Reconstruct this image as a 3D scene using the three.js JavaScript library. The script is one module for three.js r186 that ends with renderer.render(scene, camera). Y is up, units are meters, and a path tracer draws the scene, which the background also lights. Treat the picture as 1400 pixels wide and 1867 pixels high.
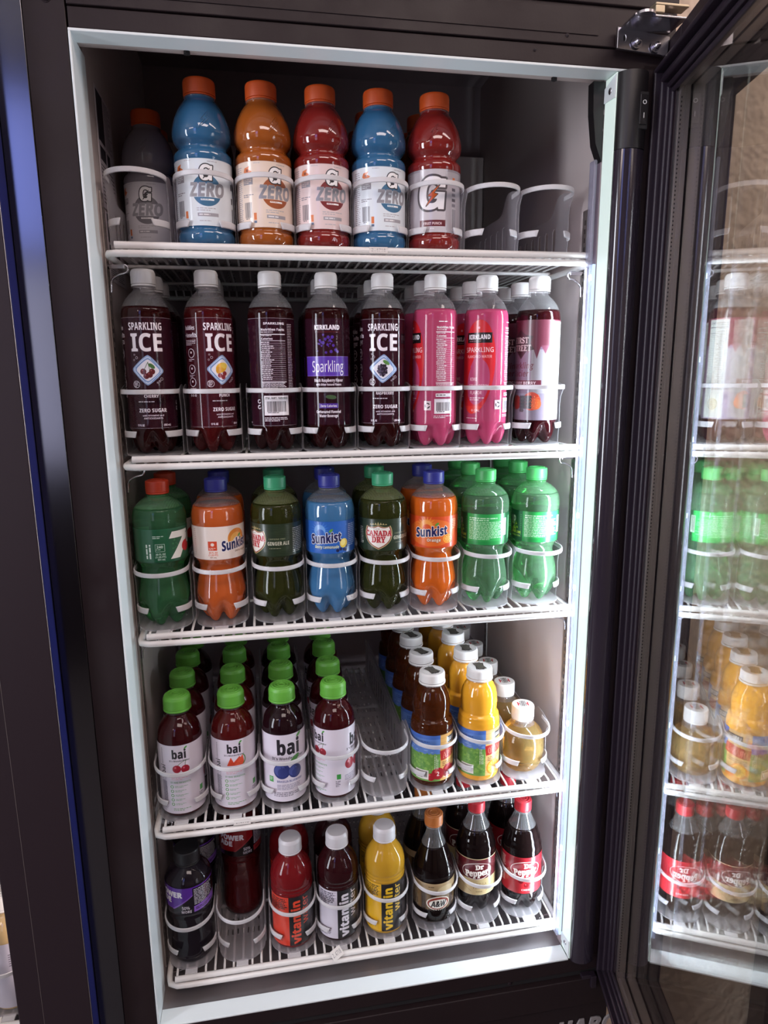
import * as THREE from 'three';
import { RoundedBoxGeometry } from 'three/addons/geometries/RoundedBoxGeometry.js';
import { mergeGeometries, mergeVertices } from 'three/addons/utils/BufferGeometryUtils.js';
import { RectAreaLightUniformsLib } from 'three/addons/lights/RectAreaLightUniformsLib.js';

// ---------------------------------------------------------------- camera, light, exposure
const scene = new THREE.Scene();
const camera = new THREE.PerspectiveCamera(74.165, 1400 / 1867, 0.02, 40);
camera.position.set(0.2019, 1.006, 0.9347);
camera.rotation.set(-0.2011, -0.1769, -0.0083, 'YXZ');
const renderer = new THREE.WebGLRenderer({ antialias: true });
renderer.toneMapping = THREE.LinearToneMapping;
renderer.toneMappingExposure = 0.92;
renderer.shadowMap.enabled = true;
RectAreaLightUniformsLib.init();
scene.background = new THREE.Color().setRGB(0.012, 0.012, 0.014);

function areaLight(w, h, color, intensity, pos, look) {
  const l = new THREE.RectAreaLight(color, intensity, w, h);
  l.position.set(...pos); l.lookAt(...look); scene.add(l); return l;
}
const WARM = new THREE.Color().setRGB(1, 0.83, 0.78), DAY = new THREE.Color().setRGB(0.86, 0.9, 1), COOL = new THREE.Color().setRGB(0.8, 0.93, 1);
const CEIL_Y = 2.35, FLOOR_Y = -0.42;
const CEILING_PANELS = [[0.5, 1.55], [-1.75, 2.6], [1.6, 0.8]];
for (const [x, z] of CEILING_PANELS) areaLight(1.15, 0.55, WARM, 6.6, [x, CEIL_Y - 0.035, z], [x, 0, z]);
areaLight(0.55, 1.9, DAY, 13, [-2.26, 1.0, 1.35], [0, 1.0, 1.35]);                 // daylight through the glazed door on the left
areaLight(0.013, 1.13, COOL, 122, [0.6795, 0.59, -0.037], [0, 0.59, -0.44]);          // the cooler's own led strip
areaLight(0.44, 0.62, new THREE.Color().setRGB(0.3, 0.38, 1), 1.6, [-0.8, 1.86, 2.4], [-0.8, 1.86, 0]);  // lit sign on the vending machine
areaLight(0.44, 0.8, new THREE.Color().setRGB(0.7, 0.75, 1), 0.8, [-0.8, 1.06, 2.4], [-0.8, 1.06, 0]);   // its lit window
// ---------------------------------------------------------------- helpers
let seed = 20417;
const rnd = () => { seed = (seed * 1664525 + 1013904223) >>> 0; return seed / 4294967296; };
const used = new Map();
function numbered(name) { const n = used.get(name) ?? 0; used.set(name, n + 1); return n ? name + '_' + String(n).padStart(3, '0') : name; }
function mesh(name, geo, mat, parent) { const m = new THREE.Mesh(geo, mat); m.name = name; m.castShadow = m.receiveShadow = true; (parent ?? scene).add(m); return m; }
function tag(o, label, category, group) { o.userData.label = label; o.userData.category = category; if (group) o.userData.group = group; return o; }
function thing(name, label, category, pos = [0, 0, 0], turn = 0, group) {
  const g = new THREE.Group(); g.name = numbered(name); g.position.set(...pos); g.rotation.y = turn; scene.add(g); return tag(g, label, category, group);
}
function copyOf(src, name, label, category, pos, turn, group) {
  const c = src.clone(); c.name = numbered(name); c.userData = {}; c.position.set(...pos); c.rotation.y = turn; scene.add(c); return tag(c, label, category, group);
}
function struct(name, geo, mat) { const m = mesh(name, geo, mat); m.userData.kind = 'structure'; return m; }
function box(x0, x1, y0, y1, z0, z1, r = 0) {
  const w = x1 - x0, h = y1 - y0, d = z1 - z0;
  const g = r ? new RoundedBoxGeometry(w, h, d, 2, Math.min(r, w / 2.01, h / 2.01, d / 2.01)) : new THREE.BoxGeometry(w, h, d);
  return metres(g, w, h, d).translate((x0 + x1) / 2, (y0 + y1) / 2, (z0 + z1) / 2);
}
// box-projected uv in metres
function metres(g) {
  const p = g.attributes.position, n = g.attributes.normal, uv = new Float32Array(p.count * 2);
  for (let i = 0; i < p.count; i++) {
    const ax = Math.abs(n.getX(i)), ay = Math.abs(n.getY(i)), az = Math.abs(n.getZ(i));
    uv[2 * i] = ax > ay && ax > az ? p.getZ(i) : p.getX(i);
    uv[2 * i + 1] = ay >= ax && ay > az ? p.getZ(i) : p.getY(i);
  }
  g.setAttribute('uv', new THREE.BufferAttribute(uv, 2)); return g;
}
const merge = (list) => mergeGeometries(list.map((g) => { const q = g.index ? g.toNonIndexed() : g; for (const k of Object.keys(q.attributes)) if (!['position', 'normal', 'uv'].includes(k)) q.deleteAttribute(k); return q; }));
function cyl(r, h, seg = 16, r2 = r) { return new THREE.CylinderGeometry(r2, r, h, seg); }
const V = (x, y, z = 0) => new THREE.Vector3(x, y, z);
function tube(pts, r, seg = 40, rs = 8, closed = false) { return new THREE.TubeGeometry(new THREE.CatmullRomCurve3(pts.map((p) => V(...p)), closed, 'centripetal'), seg, r, rs, closed); }
function rod(a, b, r, rs = 8) {
  const A = V(...a), B = V(...b), g = new THREE.CylinderGeometry(r, r, A.distanceTo(B), rs);
  g.applyQuaternion(new THREE.Quaternion().setFromUnitVectors(V(0, 1, 0), B.clone().sub(A).normalize()));
  return g.translate(...A.add(B).multiplyScalar(0.5).toArray());
}
// surface of revolution; pts = [[r, y], ...] from bottom to top, mod bends (angle, r, y) -> [r, y]; angle 0 faces +z
function revolve(pts, seg, mod) {
  const pos = [], idx = [], n = pts.length;
  for (let j = 0; j < n; j++) for (let i = 0; i < seg; i++) {
    const a = (i / seg) * Math.PI * 2; let [r, y] = pts[j];
    if (mod) [r, y] = mod(a, r, y);
    pos.push(r * Math.sin(a), y, r * Math.cos(a));
  }
  for (let j = 0; j < n - 1; j++) for (let i = 0; i < seg; i++) {
    const a = j * seg + i, b = j * seg + (i + 1) % seg, c = a + seg, d = b + seg;
    idx.push(a, b, d, a, d, c);
  }
  let g = new THREE.BufferGeometry(); g.setAttribute('position', new THREE.Float32BufferAttribute(pos, 3)); g.setIndex(idx);
  g = mergeVertices(g, 1e-6); g.computeVertexNormals(); return g;
}
// smooth curve through [r, y] knots; a knot with a third entry of 1 is a corner
function smooth(knots, step = 0.0025) {
  const runs = [[]];
  knots.forEach((k, i) => { runs.at(-1).push(V(k[0], k[1])); if (k[2] && i && i < knots.length - 1) runs.push([V(k[0], k[1])]); });
  const out = [];
  for (const run of runs) {
    if (run.length < 2) continue;
    const c = new THREE.CatmullRomCurve3(run, false, 'centripetal'), n = run.length === 2 ? Math.max(1, Math.round(c.getLength() / 0.012)) : Math.max(2, Math.round(c.getLength() / step));
    for (let i = out.length ? 1 : 0; i <= n; i++) { const p = c.getPoint(i / n); out.push([Math.max(0, p.x), p.y]); }
  }
  return out;
}
// sheet wrapped round a bottle between y0 and y1: u = 0..1 is once round, u = 0.5 faces +z
function wrap(radiusAt, y0, y1, rows = 10, seg = 64, lift = 0.0006) {
  const pos = [], nor = [], uv = [], idx = [];
  for (let j = 0; j <= rows; j++) for (let i = 0; i <= seg; i++) {
    const y = y0 + (y1 - y0) * j / rows, a = (i / seg - 0.5) * Math.PI * 2, r = radiusAt(y) + lift;
    const dr = (radiusAt(Math.min(y + 0.001, y1)) - radiusAt(Math.max(y - 0.001, y0))) / 0.002, k = 1 / Math.hypot(1, dr);
    pos.push(r * Math.sin(a), y, r * Math.cos(a)); nor.push(k * Math.sin(a), -dr * k, k * Math.cos(a)); uv.push(i / seg, j / rows);
  }
  for (let j = 0; j < rows; j++) for (let i = 0; i < seg; i++) { const a = j * (seg + 1) + i, c = a + seg + 1; idx.push(a, a + 1, c + 1, a, c + 1, c); }
  const g = new THREE.BufferGeometry(); g.setIndex(idx);
  g.setAttribute('position', new THREE.Float32BufferAttribute(pos, 3)); g.setAttribute('normal', new THREE.Float32BufferAttribute(nor, 3)); g.setAttribute('uv', new THREE.Float32BufferAttribute(uv, 2));
  return g;
}
function radiusOf(profile) {
  return (y) => { for (let i = 1; i < profile.length; i++) { const [r0, y0] = profile[i - 1], [r1, y1] = profile[i]; if (y1 > y0 && y >= y0 - 1e-9 && y <= y1) return r0 + (r1 - r0) * (y - y0) / (y1 - y0); } return profile.at(-1)[0]; };
}
// a band (w thick, h tall) swept along a level path
function band(pts, w, h, n = 40, slant = 0) {
  const c = new THREE.CatmullRomCurve3(pts.map((p) => V(...p)), false, 'centripetal'), pos = [], idx = [];
  const sec = [[-1, -0.7], [-0.7, -1], [0.7, -1], [1, -0.7], [1, 0.7], [0.7, 1], [-0.7, 1], [-1, 0.7]], m = sec.length;
  for (let i = 0; i <= n; i++) {
    const p = c.getPointAt(i / n), t = c.getTangentAt(i / n), s = V(t.z, 0, -t.x).normalize();
    for (const [a, b] of sec) { const q = slant * (b + 1) / 2 * (i === 0 ? -1 : i === n ? 1 : 0); pos.push(p.x + s.x * a * w / 2 + t.x * q, p.y + b * h / 2, p.z + s.z * a * w / 2 + t.z * q); }
  }
  for (let i = 0; i < n; i++) for (let k = 0; k < m; k++) { const a = i * m + k, b = i * m + (k + 1) % m; idx.push(a, b, b + m, a, b + m, a + m); }
  for (let k = 1; k < m - 1; k++) { idx.push(0, k + 1, k); idx.push(n * m, n * m + k, n * m + k + 1); }
  let g = new THREE.BufferGeometry(); g.setAttribute('position', new THREE.Float32BufferAttribute(pos, 3)); g.setIndex(idx); g.computeVertexNormals(); return g;
}
function extrude(shape, depth, bevel = 0) { return new THREE.ExtrudeGeometry(shape, { depth, bevelEnabled: bevel > 0, bevelSize: bevel, bevelThickness: bevel, bevelSegments: 1, curveSegments: 14, steps: 1 }); }
function shapeOf(pts, holes = []) {
  const s = new THREE.Shape(pts.map((p) => new THREE.Vector2(...p)));
  for (const h of holes) s.holes.push(new THREE.Path(h.map((p) => new THREE.Vector2(...p))));
  return s;
}

// ---------------------------------------------------------------- materials
const lin = (r, g, b) => new THREE.Color().setRGB(r, g, b);
function std(color, roughness = 0.5, metalness = 0, extra = {}) { return new THREE.MeshPhysicalMaterial({ color, roughness, metalness, ...extra }); }
function canvasTexture(w, h, draw, srgb = true) {
  const c = document.createElement('canvas'); c.width = w; c.height = h; const x = c.getContext('2d'); draw(x, w, h);
  const t = new THREE.CanvasTexture(c); if (srgb) t.colorSpace = THREE.SRGBColorSpace; t.anisotropy = 8; return t;
}
// tileable value noise, several octaves
function noiseTexture(size, octaves, lo, hi, stretch = 1) {
  const data = new Uint8Array(size * size * 4), grids = octaves.map(([n, k]) => { const g = []; for (let i = 0; i < n * Math.max(1, Math.round(n * stretch)); i++) g.push(rnd()); return { n, m: Math.max(1, Math.round(n * stretch)), k, g }; });
  const total = octaves.reduce((s, o) => s + o[1], 0);
  for (let y = 0; y < size; y++) for (let x = 0; x < size; x++) {
    let v = 0;
    for (const { n, m, k, g } of grids) {
      const fx = x / size * n, fy = y / size * m, ix = Math.floor(fx), iy = Math.floor(fy); let a = fx - ix, b = fy - iy; a = a * a * (3 - 2 * a); b = b * b * (3 - 2 * b);
      const at = (i, j) => g[((iy + j) % m) * n + (ix + i) % n];
      v += k * ((at(0, 0) * (1 - a) + at(1, 0) * a) * (1 - b) + (at(0, 1) * (1 - a) + at(1, 1) * a) * b);
    }
    const q = Math.round((lo + (hi - lo) * v / total) * 255), o = (y * size + x) * 4; data[o] = data[o + 1] = data[o + 2] = q; data[o + 3] = 255;
  }
  const t = new THREE.DataTexture(data, size, size); t.magFilter = THREE.LinearFilter; t.wrapS = t.wrapT = THREE.RepeatWrapping; t.needsUpdate = true; return t;
}
const grain = (t, ru, rv = ru) => { const c = t.clone(); c.repeat.set(ru, rv); c.needsUpdate = true; return c; };
const N_SMUDGE = noiseTexture(256, [[4, 3], [9, 2], [23, 1], [61, 0.6]], 0.3, 0.75);
const N_FINE = noiseTexture(256, [[40, 2], [85, 2], [128, 1]], 0, 1);
const N_BRUSH = noiseTexture(256, [[3, 1], [7, 1], [19, 1]], 0.2, 0.8, 18);
const M = {
  black: std(lin(0.017, 0.0095, 0.011), 1, 0, { specularIntensity: 0.6, roughnessMap: grain(N_SMUDGE, 3), bumpMap: grain(N_FINE, 7), bumpScale: 0.00006 }),
  blackGloss: std(lin(0.16, 0.16, 0.175), 0.16, 1, { bumpMap: grain(N_SMUDGE, 2), bumpScale: 0.0002 }),
  blackDoor: std(lin(0.019, 0.0105, 0.0145), 0.5, 0, { specularIntensity: 0.6, bumpMap: grain(N_FINE, 9), bumpScale: 0.00005 }),
  rubber: std(lin(0.02, 0.0125, 0.021), 0.4),
  blueFilm: std(lin(0.014, 0.018, 0.12), 0.3),
  trim: std(lin(0.76, 0.81, 0.82), 0.32, 0, { bumpMap: grain(N_BRUSH, 6), bumpScale: 0.0001 }),
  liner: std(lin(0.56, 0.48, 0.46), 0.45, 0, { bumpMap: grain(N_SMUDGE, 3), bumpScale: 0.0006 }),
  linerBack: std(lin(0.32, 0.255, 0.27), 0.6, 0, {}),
  steel: std(lin(0.5, 0.46, 0.47), 0.28, 0.85, { bumpMap: grain(N_BRUSH, 3), bumpScale: 0.0001 }),
  chrome: std(lin(0.62, 0.6, 0.64), 0.22, 1),
  alu: std(lin(0.42, 0.37, 0.35), 0.4, 0.9),
  brass: std(lin(0.5, 0.42, 0.3), 0.4, 0.8),
  rail: std(lin(0.78, 0.75, 0.73), 0.34, 0, { clearcoat: 0.3, clearcoatRoughness: 0.2 }),
  darkSlot: std(lin(0.012, 0.01, 0.011), 0.7),
  smoky: std(lin(0.62, 0.56, 0.6), 0.06, 0, { transmission: 1, thickness: 0, ior: 1.55 }),
  ledCover: std(lin(0.7, 0.7, 0.8), 0.22, 0, { transmission: 0.84, thickness: 0 }),
  capBlack: std(lin(0.012, 0.01, 0.011), 0.35),
  pane: std(lin(0.97, 0.97, 0.96), 0.0, 0, { transmission: 1, thickness: 0, ior: 1.8 }),
  paneBack: std(lin(0.97, 0.97, 0.96), 0.0, 0, { transmission: 1, thickness: 0, ior: 1.42 }),
  frosted: std(lin(0.84, 0.82, 0.84), 0.34, 0, { transmission: 0.86, thickness: 0, ior: 1.45 }),
  frostedThick: std(lin(0.8, 0.78, 0.8), 0.4, 0, { transmission: 0.34, thickness: 0, ior: 1.45 }),
  paper: std(lin(0.78, 0.74, 0.7), 0.6),
  ink: std(lin(0.03, 0.03, 0.035), 0.6),
};
// ---------------------------------------------------------------- the room
{
  const stucco = std(lin(0.74, 0.61, 0.5), 0.85, 0, { bumpMap: grain(N_FINE, 1.5), bumpScale: 0.006 });
  const plain = std(lin(0.44, 0.38, 0.33), 0.9), floorM = std(lin(0.08, 0.068, 0.066), 0.5, 0, { bumpMap: grain(N_SMUDGE, 1), bumpScale: 0.001 }), ceilM = std(lin(0.62, 0.56, 0.5), 0.9);
  const X0 = -2.4, X1 = 2.5, Z0 = -0.74, Z1 = 3.4, t = 0.12;
  struct('floor', box(X0 - t, X1 + t, FLOOR_Y - t, FLOOR_Y, Z0 - t, Z1 + t), floorM);
  struct('ceiling', box(X0 - t, X1 + t, CEIL_Y, CEIL_Y + t, Z0 - t, Z1 + t), ceilM);
  struct('wall_front', box(X0, X1, FLOOR_Y, CEIL_Y, Z0 - t, Z0), stucco);
  struct('wall_alcove', box(0.82, X1, FLOOR_Y, CEIL_Y, Z0, -0.15), stucco);
  struct('wall_back', box(X0, X1, FLOOR_Y, CEIL_Y, Z1, Z1 + t), plain);
  struct('wall_right', box(X1, X1 + t, FLOOR_Y, CEIL_Y, Z0, Z1), plain);
  struct('wall_left', box(X0 - t, X0, FLOOR_Y, CEIL_Y, Z0, Z1), plain);
  const frame = struct('door_1', merge([box(X0 + 0.002, X0 + 0.05, FLOOR_Y + 0.002, 2.05, 0.98, 1.06), box(X0 + 0.002, X0 + 0.05, FLOOR_Y + 0.002, 2.05, 1.64, 1.72), box(X0 + 0.002, X0 + 0.05, 1.97, 2.05, 1.06, 1.64), box(X0 + 0.002, X0 + 0.05, FLOOR_Y + 0.002, 0.04, 1.06, 1.64)]), std(lin(0.06, 0.055, 0.055), 0.5));
  mesh('window_glass', box(X0 + 0.02, X0 + 0.03, 0.04, 1.97, 1.06, 1.64), std(lin(0.5, 0.5, 0.5), 0.3, 0, { emissive: DAY, emissiveIntensity: 7 }), frame);
  CEILING_PANELS.forEach(([x, z], i) => {
    const l = thing('ceiling_light', ['warm flat ceiling light panel nearest the drinks cooler', 'warm flat ceiling light panel on the glazed door side of the room', 'warm flat ceiling light panel on the stucco wall side'][i], 'ceiling light', [x, CEIL_Y, z], 0, 'flat ceiling light panels');
    mesh('frame', merge([box(-0.61, 0.61, -0.025, 0, -0.31, -0.28), box(-0.61, 0.61, -0.025, 0, 0.28, 0.31), box(-0.61, -0.58, -0.025, 0, -0.28, 0.28), box(0.58, 0.61, -0.025, 0, -0.28, 0.28)]), M.rail, l);
    mesh('diffuser', box(-0.58, 0.58, -0.02, -0.004, -0.28, 0.28), std(lin(0.8, 0.8, 0.8), 0.6, 0, { emissive: WARM, emissiveIntensity: 4.5 }), l);
  });
  const v = thing('vending_machine', 'tall dark vending machine with a lit blue sign, reflected in the glossy black post', 'vending machine', [-0.85, FLOOR_Y, 2.72]);
  mesh('cabinet', box(-0.34, 0.34, 0, 2.66, -0.3, 0.4, 0.02), M.blackDoor, v);
  mesh('lit_sign', box(-0.22, 0.22, 1.97, 2.59, -0.312, -0.302), std(lin(0.1, 0.1, 0.2), 0.4, 0, { emissive: lin(0.3, 0.37, 1), emissiveIntensity: 2.2 }), v);
  mesh('lit_window', box(-0.22, 0.22, 1.02, 1.9, -0.312, -0.302), std(lin(0.2, 0.2, 0.2), 0.4, 0, { emissive: lin(0.62, 0.6, 0.85), emissiveIntensity: 1.3 }), v);
  const dc = thing('storage_cabinet', 'dark upright cabinet by the stucco wall beyond the glass door', 'cabinet', [1.54, FLOOR_Y, 0.045]);
  mesh('cabinet_body', box(-0.345, 0.4, 0, 1.02, -0.19, 0.2, 0.006), M.blackDoor, dc);
  mesh('door', box(-0.32, 0.38, 0.04, 0.98, 0.201, 0.22, 0.004), M.blackDoor, dc);
}

// ---------------------------------------------------------------- the drinks cooler: cabinet, frame, open glass door
const H = 1.4009;
const cooler = thing('drink_cooler', 'black upright drinks cooler with its glass door open, stocked with five shelves of bottles', 'cooler');
{
  const c = cooler;
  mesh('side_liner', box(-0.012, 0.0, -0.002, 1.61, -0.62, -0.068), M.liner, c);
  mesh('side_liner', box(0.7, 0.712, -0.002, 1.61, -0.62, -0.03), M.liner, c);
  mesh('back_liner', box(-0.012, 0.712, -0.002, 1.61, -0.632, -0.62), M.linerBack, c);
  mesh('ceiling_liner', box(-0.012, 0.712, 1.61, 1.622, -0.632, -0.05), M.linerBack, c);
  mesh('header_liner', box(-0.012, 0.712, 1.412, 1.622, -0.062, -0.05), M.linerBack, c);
  mesh('rear_duct_panel', box(0.02, 0.699, 1.19, 1.462, -0.619, -0.585, 0.003), M.liner, c);
  mesh('floor_pan', box(0.0, 0.7, -0.012, -0.0015, -0.62, -0.0305), M.steel, c);
  // white breaker strips round the opening
  const tl = mesh('trim_strip', box(0.0, 0.0028, 0.0, H, -0.068, 0.0006, 0.0008), M.trim, c); tl.userData.label = 'white strip along the hinge-free side of the opening';
  mesh('trim_strip', box(0.0, 0.728, H - 0.0002, H + 0.003, -0.0306, 0.0006, 0.0008), M.trim, c);
  mesh('trim_strip', box(0.0028, 0.69, -0.003, 0.0, -0.0302, 0.0006, 0.0008), M.trim, c);
  mesh('header_soffit', box(0.0, 0.712, H + 0.0035, H + 0.012, -0.05, -0.0312), M.liner, c);
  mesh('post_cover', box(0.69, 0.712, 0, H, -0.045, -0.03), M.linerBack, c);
  for (const x of [0.13, 0.62]) { const s = mesh('screw', cyl(0.004, 0.004, 12).translate(x, H + 0.002, -0.042), M.darkSlot, c); s.userData.label = 'dark screw in the top soffit'; }
  for (const x of [0.0, 0.7]) mesh('insulated_side', box(x ? 0.712 : -0.047, x ? 0.76 : -0.012, -0.1, 1.75, -0.66, -0.0135), M.blackDoor, c);
  // black face frame
  const face = mesh('face_frame', merge([
    box(-0.0478, -0.0008, -0.06, 1.62, -0.013, 0.0, 0.0012),
    box(0.0012, 0.772, H + 0.0032, 1.4265, -0.013, 0.0, 0.001),
    box(0.0012, 0.772, 1.4275, 1.475, -0.013, 0.0025, 0.0012),
    box(0.0012, 0.772, 1.4755, 1.53, -0.013, 0.006, 0.0015),
    box(0.0012, 0.772, 1.531, 1.75, -0.03, 0.03, 0.004),
    box(0.7285, 0.772, 0.0, H + 0.01, -0.013, 0.0, 0.001),
    box(0.0012, 0.772, -0.03, -0.0035, -0.013, 0.0, 0.0012),
    box(0.6905, 0.772, -0.0035, -0.0005, -0.013, 0.0, 0.0005),
  ]), M.black, c);
  const plate = box(0.043, 0.66, 1.4395, 1.47, 0.0025, 0.0036, 0.0004); mesh('header_plate', plate, M.black, c);
  for (const [x, y, z, r] of [[-0.021, 1.4335, 0.0005, 0.0052], [0.0155, 1.443, 0.003, 0.0052], [0.1135, 1.4455, 0.004, 0.0024], [0.617, 1.4375, 0.0028, 0.0024], [0.574, 1.4185, 0.0005, 0.0018]]) {
    const s = mesh('screw', merge([new THREE.SphereGeometry(r, 14, 8, 0, Math.PI * 2, 0, Math.PI / 2).scale(1, 0.5, 1).rotateX(Math.PI / 2), cyl(r * 1.12, 0.0006, 14).rotateX(Math.PI / 2)]).translate(x, y, z), M.blackDoor, c);
    mesh('screw_slot', merge([box(-r * 0.6, r * 0.6, -r * 0.12, r * 0.12, r * 0.38, r * 0.53), box(-r * 0.12, r * 0.12, -r * 0.6, r * 0.6, r * 0.38, r * 0.53)]).translate(x, y, z), M.darkSlot, s);
  }
  // lower front: step, kick plate, grille with cut-off lettering
  mesh('lower_rail', box(0.0012, 0.772, -0.0445, -0.0305, -0.02, -0.006, 0.001), M.darkSlot, c);
  mesh('lower_rail_screw', new THREE.SphereGeometry(0.004, 12, 8).scale(1, 1, 0.5).translate(0.586, -0.0375, -0.0055), M.blackDoor, c);
  mesh('kick_plate', box(0.0012, 0.772, -0.1, -0.045, -0.02, 0.004, 0.002), M.black, c);
  mesh('base_panel', box(-0.0478, 0.772, FLOOR_Y, -0.101, -0.6, -0.002, 0.002), M.black, c);
  mesh('hinge_foot', merge([box(0.716, 0.732, -0.044, -0.037, -0.004, 0.006, 0.001), box(0.732, 0.742, -0.062, -0.038, -0.004, 0.009, 0.001)]), M.rubber, c);
  // shelf standards, slotted
  for (const [x, z, side] of [[0.0006, -0.1, 1], [0.6994, -0.085, -1], [0.6994, -0.5, -1], [0.0006, -0.5, 1]]) {
    const y0 = 0.02, y1 = z === -0.085 ? 1.245 : 1.25, holes = [];
    for (let y = y0 + 0.01; y < y1 - 0.012; y += 0.0127) holes.push([[-0.0022, y], [0.0022, y], [0.0022, y + 0.007], [-0.0022, y + 0.007]]);
    const g = extrude(shapeOf([[-0.008, y0], [0.008, y0], [0.008, y1], [-0.008, y1]], holes), 0.0025);
    g.rotateY(side * Math.PI / 2).translate(x, 0, z);
    const p = mesh('shelf_standard', g, M.alu, c);
    mesh('slot_backing', box(-0.0035, 0.0035, y0, y1, -0.0004, 0.0).rotateY(side * Math.PI / 2).translate(x, 0, z), M.darkSlot, p);
  }
  // stickers inside the hinge-free wall
  const note = canvasTexture(256, 512, (x) => {
    x.fillStyle = '#cfc6cb'; x.fillRect(0, 0, 256, 512); x.fillStyle = '#2b2830'; x.fillRect(14, 10, 100, 210); x.fillStyle = '#565063';
    for (let i = 0; i < 26; i++) x.fillRect(126, 16 + i * 8, 60 + rnd() * 55, 3);
    x.fillStyle = '#2b2830'; x.fillRect(130, 240, 50, 70); x.fillRect(20, 240, 90, 60); for (let i = 0; i < 22; i++) x.fillRect(20 + (i % 2) * 110, 320 + Math.floor(i / 2) * 16, 60 + rnd() * 40, 5);
  });
  mesh('instruction_sticker', metresTo01(box(0.0004, 0.0012, 1.235, 1.39, -0.22, -0.118), 2), std(lin(1, 1, 1), 0.5, 0, { map: note }), c);
  mesh('instruction_sticker', metresTo01(box(0.0004, 0.0012, 1.14, 1.232, -0.24, -0.125), 2), std(lin(1, 1, 1), 0.5, 0, { map: note }), c);
  // hinge at the top corner
  const hinge = mesh('hinge', merge([
    extrude(shapeOf([[0.6835, 1.4235], [0.755, 1.4185], [0.757, 1.441], [0.6835, 1.4475]], [Array.from({ length: 12 }, (_, i) => [0.693 + 0.0022 * Math.cos(i * Math.PI / 6), 1.4355 + 0.0046 * Math.sin(i * Math.PI / 6)])]), 0.004, 0.0006).translate(0, 0, 0.0075),
    box(0.6855, 0.757, 1.4445, 1.4475, 0.0075, 0.05, 0.001),
    new THREE.CylinderGeometry(0.013, 0.013, 0.003, 24).translate(0.7, 1.4464, 0.047),
  ]), M.chrome, c);
  for (const [x, y] of [[0.7095, 1.4305], [0.737, 1.4275]]) mesh('bolt', merge([cyl(0.0058, 0.005, 6).rotateX(Math.PI / 2), new THREE.SphereGeometry(0.0046, 12, 8).translate(0, 0, 0.0026), cyl(0.0075, 0.0012, 18).rotateX(Math.PI / 2)]).translate(x, y, 0.0145), M.chrome, hinge);
  mesh('bolt', cyl(0.0075, 0.006, 16).translate(0.708, 1.451, 0.036), M.chrome, hinge);
  mesh('bolt', cyl(0.005, 0.009, 12).translate(0.743, 1.452, 0.03), M.chrome, hinge);
  mesh('hinge_arm', merge([box(0.715, 0.7615, 1.4605, 1.4635, 0.028, 0.046, 0.0008), box(0.715, 0.728, 1.452, 1.4605, 0.03, 0.046, 0.001)]), M.brass, hinge);

  // open glass door; its own x axis runs from the hinge to the free edge, its z axis points to the cooler side
  const door = new THREE.Group(); door.name = 'glass_door'; c.add(door);
  const a = THREE.MathUtils.degToRad(13.244);
  door.position.set(0.7536, 0, 0.03085); door.rotation.y = -(Math.PI / 2 + a);
  door.userData.label = 'triple-pane glass door swung open';
  const DW = 0.74, GB = 0.0, GT = 1.372, u0 = 0.02, FB = -0.075, FT = 1.44;
  mesh('door_frame', merge([
    box(-0.055, u0, FB, FT, -0.05, 0.0, 0.003), box(DW - u0, DW + 0.05, FB, FT, -0.05, 0.0, 0.003),
    box(u0, DW - u0, GT, FT, -0.05, 0.0, 0.003), box(u0, DW - u0, FB, GB, -0.05, 0.0, 0.003),
    box(-0.055, 0.055, FB, FT, -0.062, -0.0505, 0.002), box(u0, DW, GT - 0.03, FT, -0.062, -0.0505, 0.002), box(u0, DW, FB, GB + 0.03, -0.062, -0.0505, 0.002),
  ]), M.blackDoor, door);
  // magnetic gasket: a ribbed bellows all round
  const rib = [[-0.036, 0.006], [-0.027, 0.017], [-0.018, 0.0085], [-0.009, 0.013], [0.001, 0.008], [0.009, 0.0045]];
  const gm = [];
  for (const [u, w] of rib) {
    const y0 = GB + u - 0.006, y1 = GT - u + 0.006, x1 = DW - u + 0.0;
    gm.push(box(u, u + 0.0065, y0, y1, -0.001, w, 0.003), box(x1 - 0.0065, x1, y0, y1, -0.001, w, 0.003), box(u, x1, y1 - 0.0065, y1, -0.001, w, 0.003), box(u, x1, y0, y0 + 0.0065, -0.001, w, 0.003));
  }
  mesh('gasket', merge(gm), M.rubber, door);
  for (const z of [-0.001, -0.0185, -0.036]) mesh('pane', box(u0 - 0.01, DW - u0 + 0.01, GB - 0.008, GT + 0.008, z - 0.0001, z + 0.0001), z > -0.01 ? M.pane : M.paneBack, door);
  const spacer = [], dots = [];
  for (const z of [-0.0175, -0.035]) for (const [x0, x1, y0, y1] of [[u0, u0 + 0.006, GB, GT], [DW - u0 - 0.006, DW - u0, GB, GT], [u0 + 0.006, DW - u0 - 0.006, GT - 0.006, GT], [u0 + 0.006, DW - u0 - 0.006, GB, GB + 0.006]]) spacer.push(box(x0, x1, y0, y1, z + 0.001, z + 0.0155, 0.0006));
  mesh('spacer_bar', merge(spacer), M.alu, door);
  const dot = box(-0.0002, 0.0003, -0.0011, 0.0011, -0.0007, 0.0007);
  for (let k = 0; k < 250; k++) { const g = dot.clone().translate(u0 + 0.0061, 0.02 + k * 0.00535, -0.0052); dots.push(g); }
  const pf = mesh('spacer_perforation', merge(dots), M.darkSlot, door); pf.userData.kind = 'stuff';
  const handle = mesh('handle', tube([[DW + 0.01, 0.45, -0.06], [DW + 0.01, 0.47, -0.1], [DW + 0.01, 0.7, -0.105], [DW + 0.01, 0.93, -0.1], [DW + 0.01, 0.95, -0.06]], 0.011, 40, 12), M.blackDoor, door);
}
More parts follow.
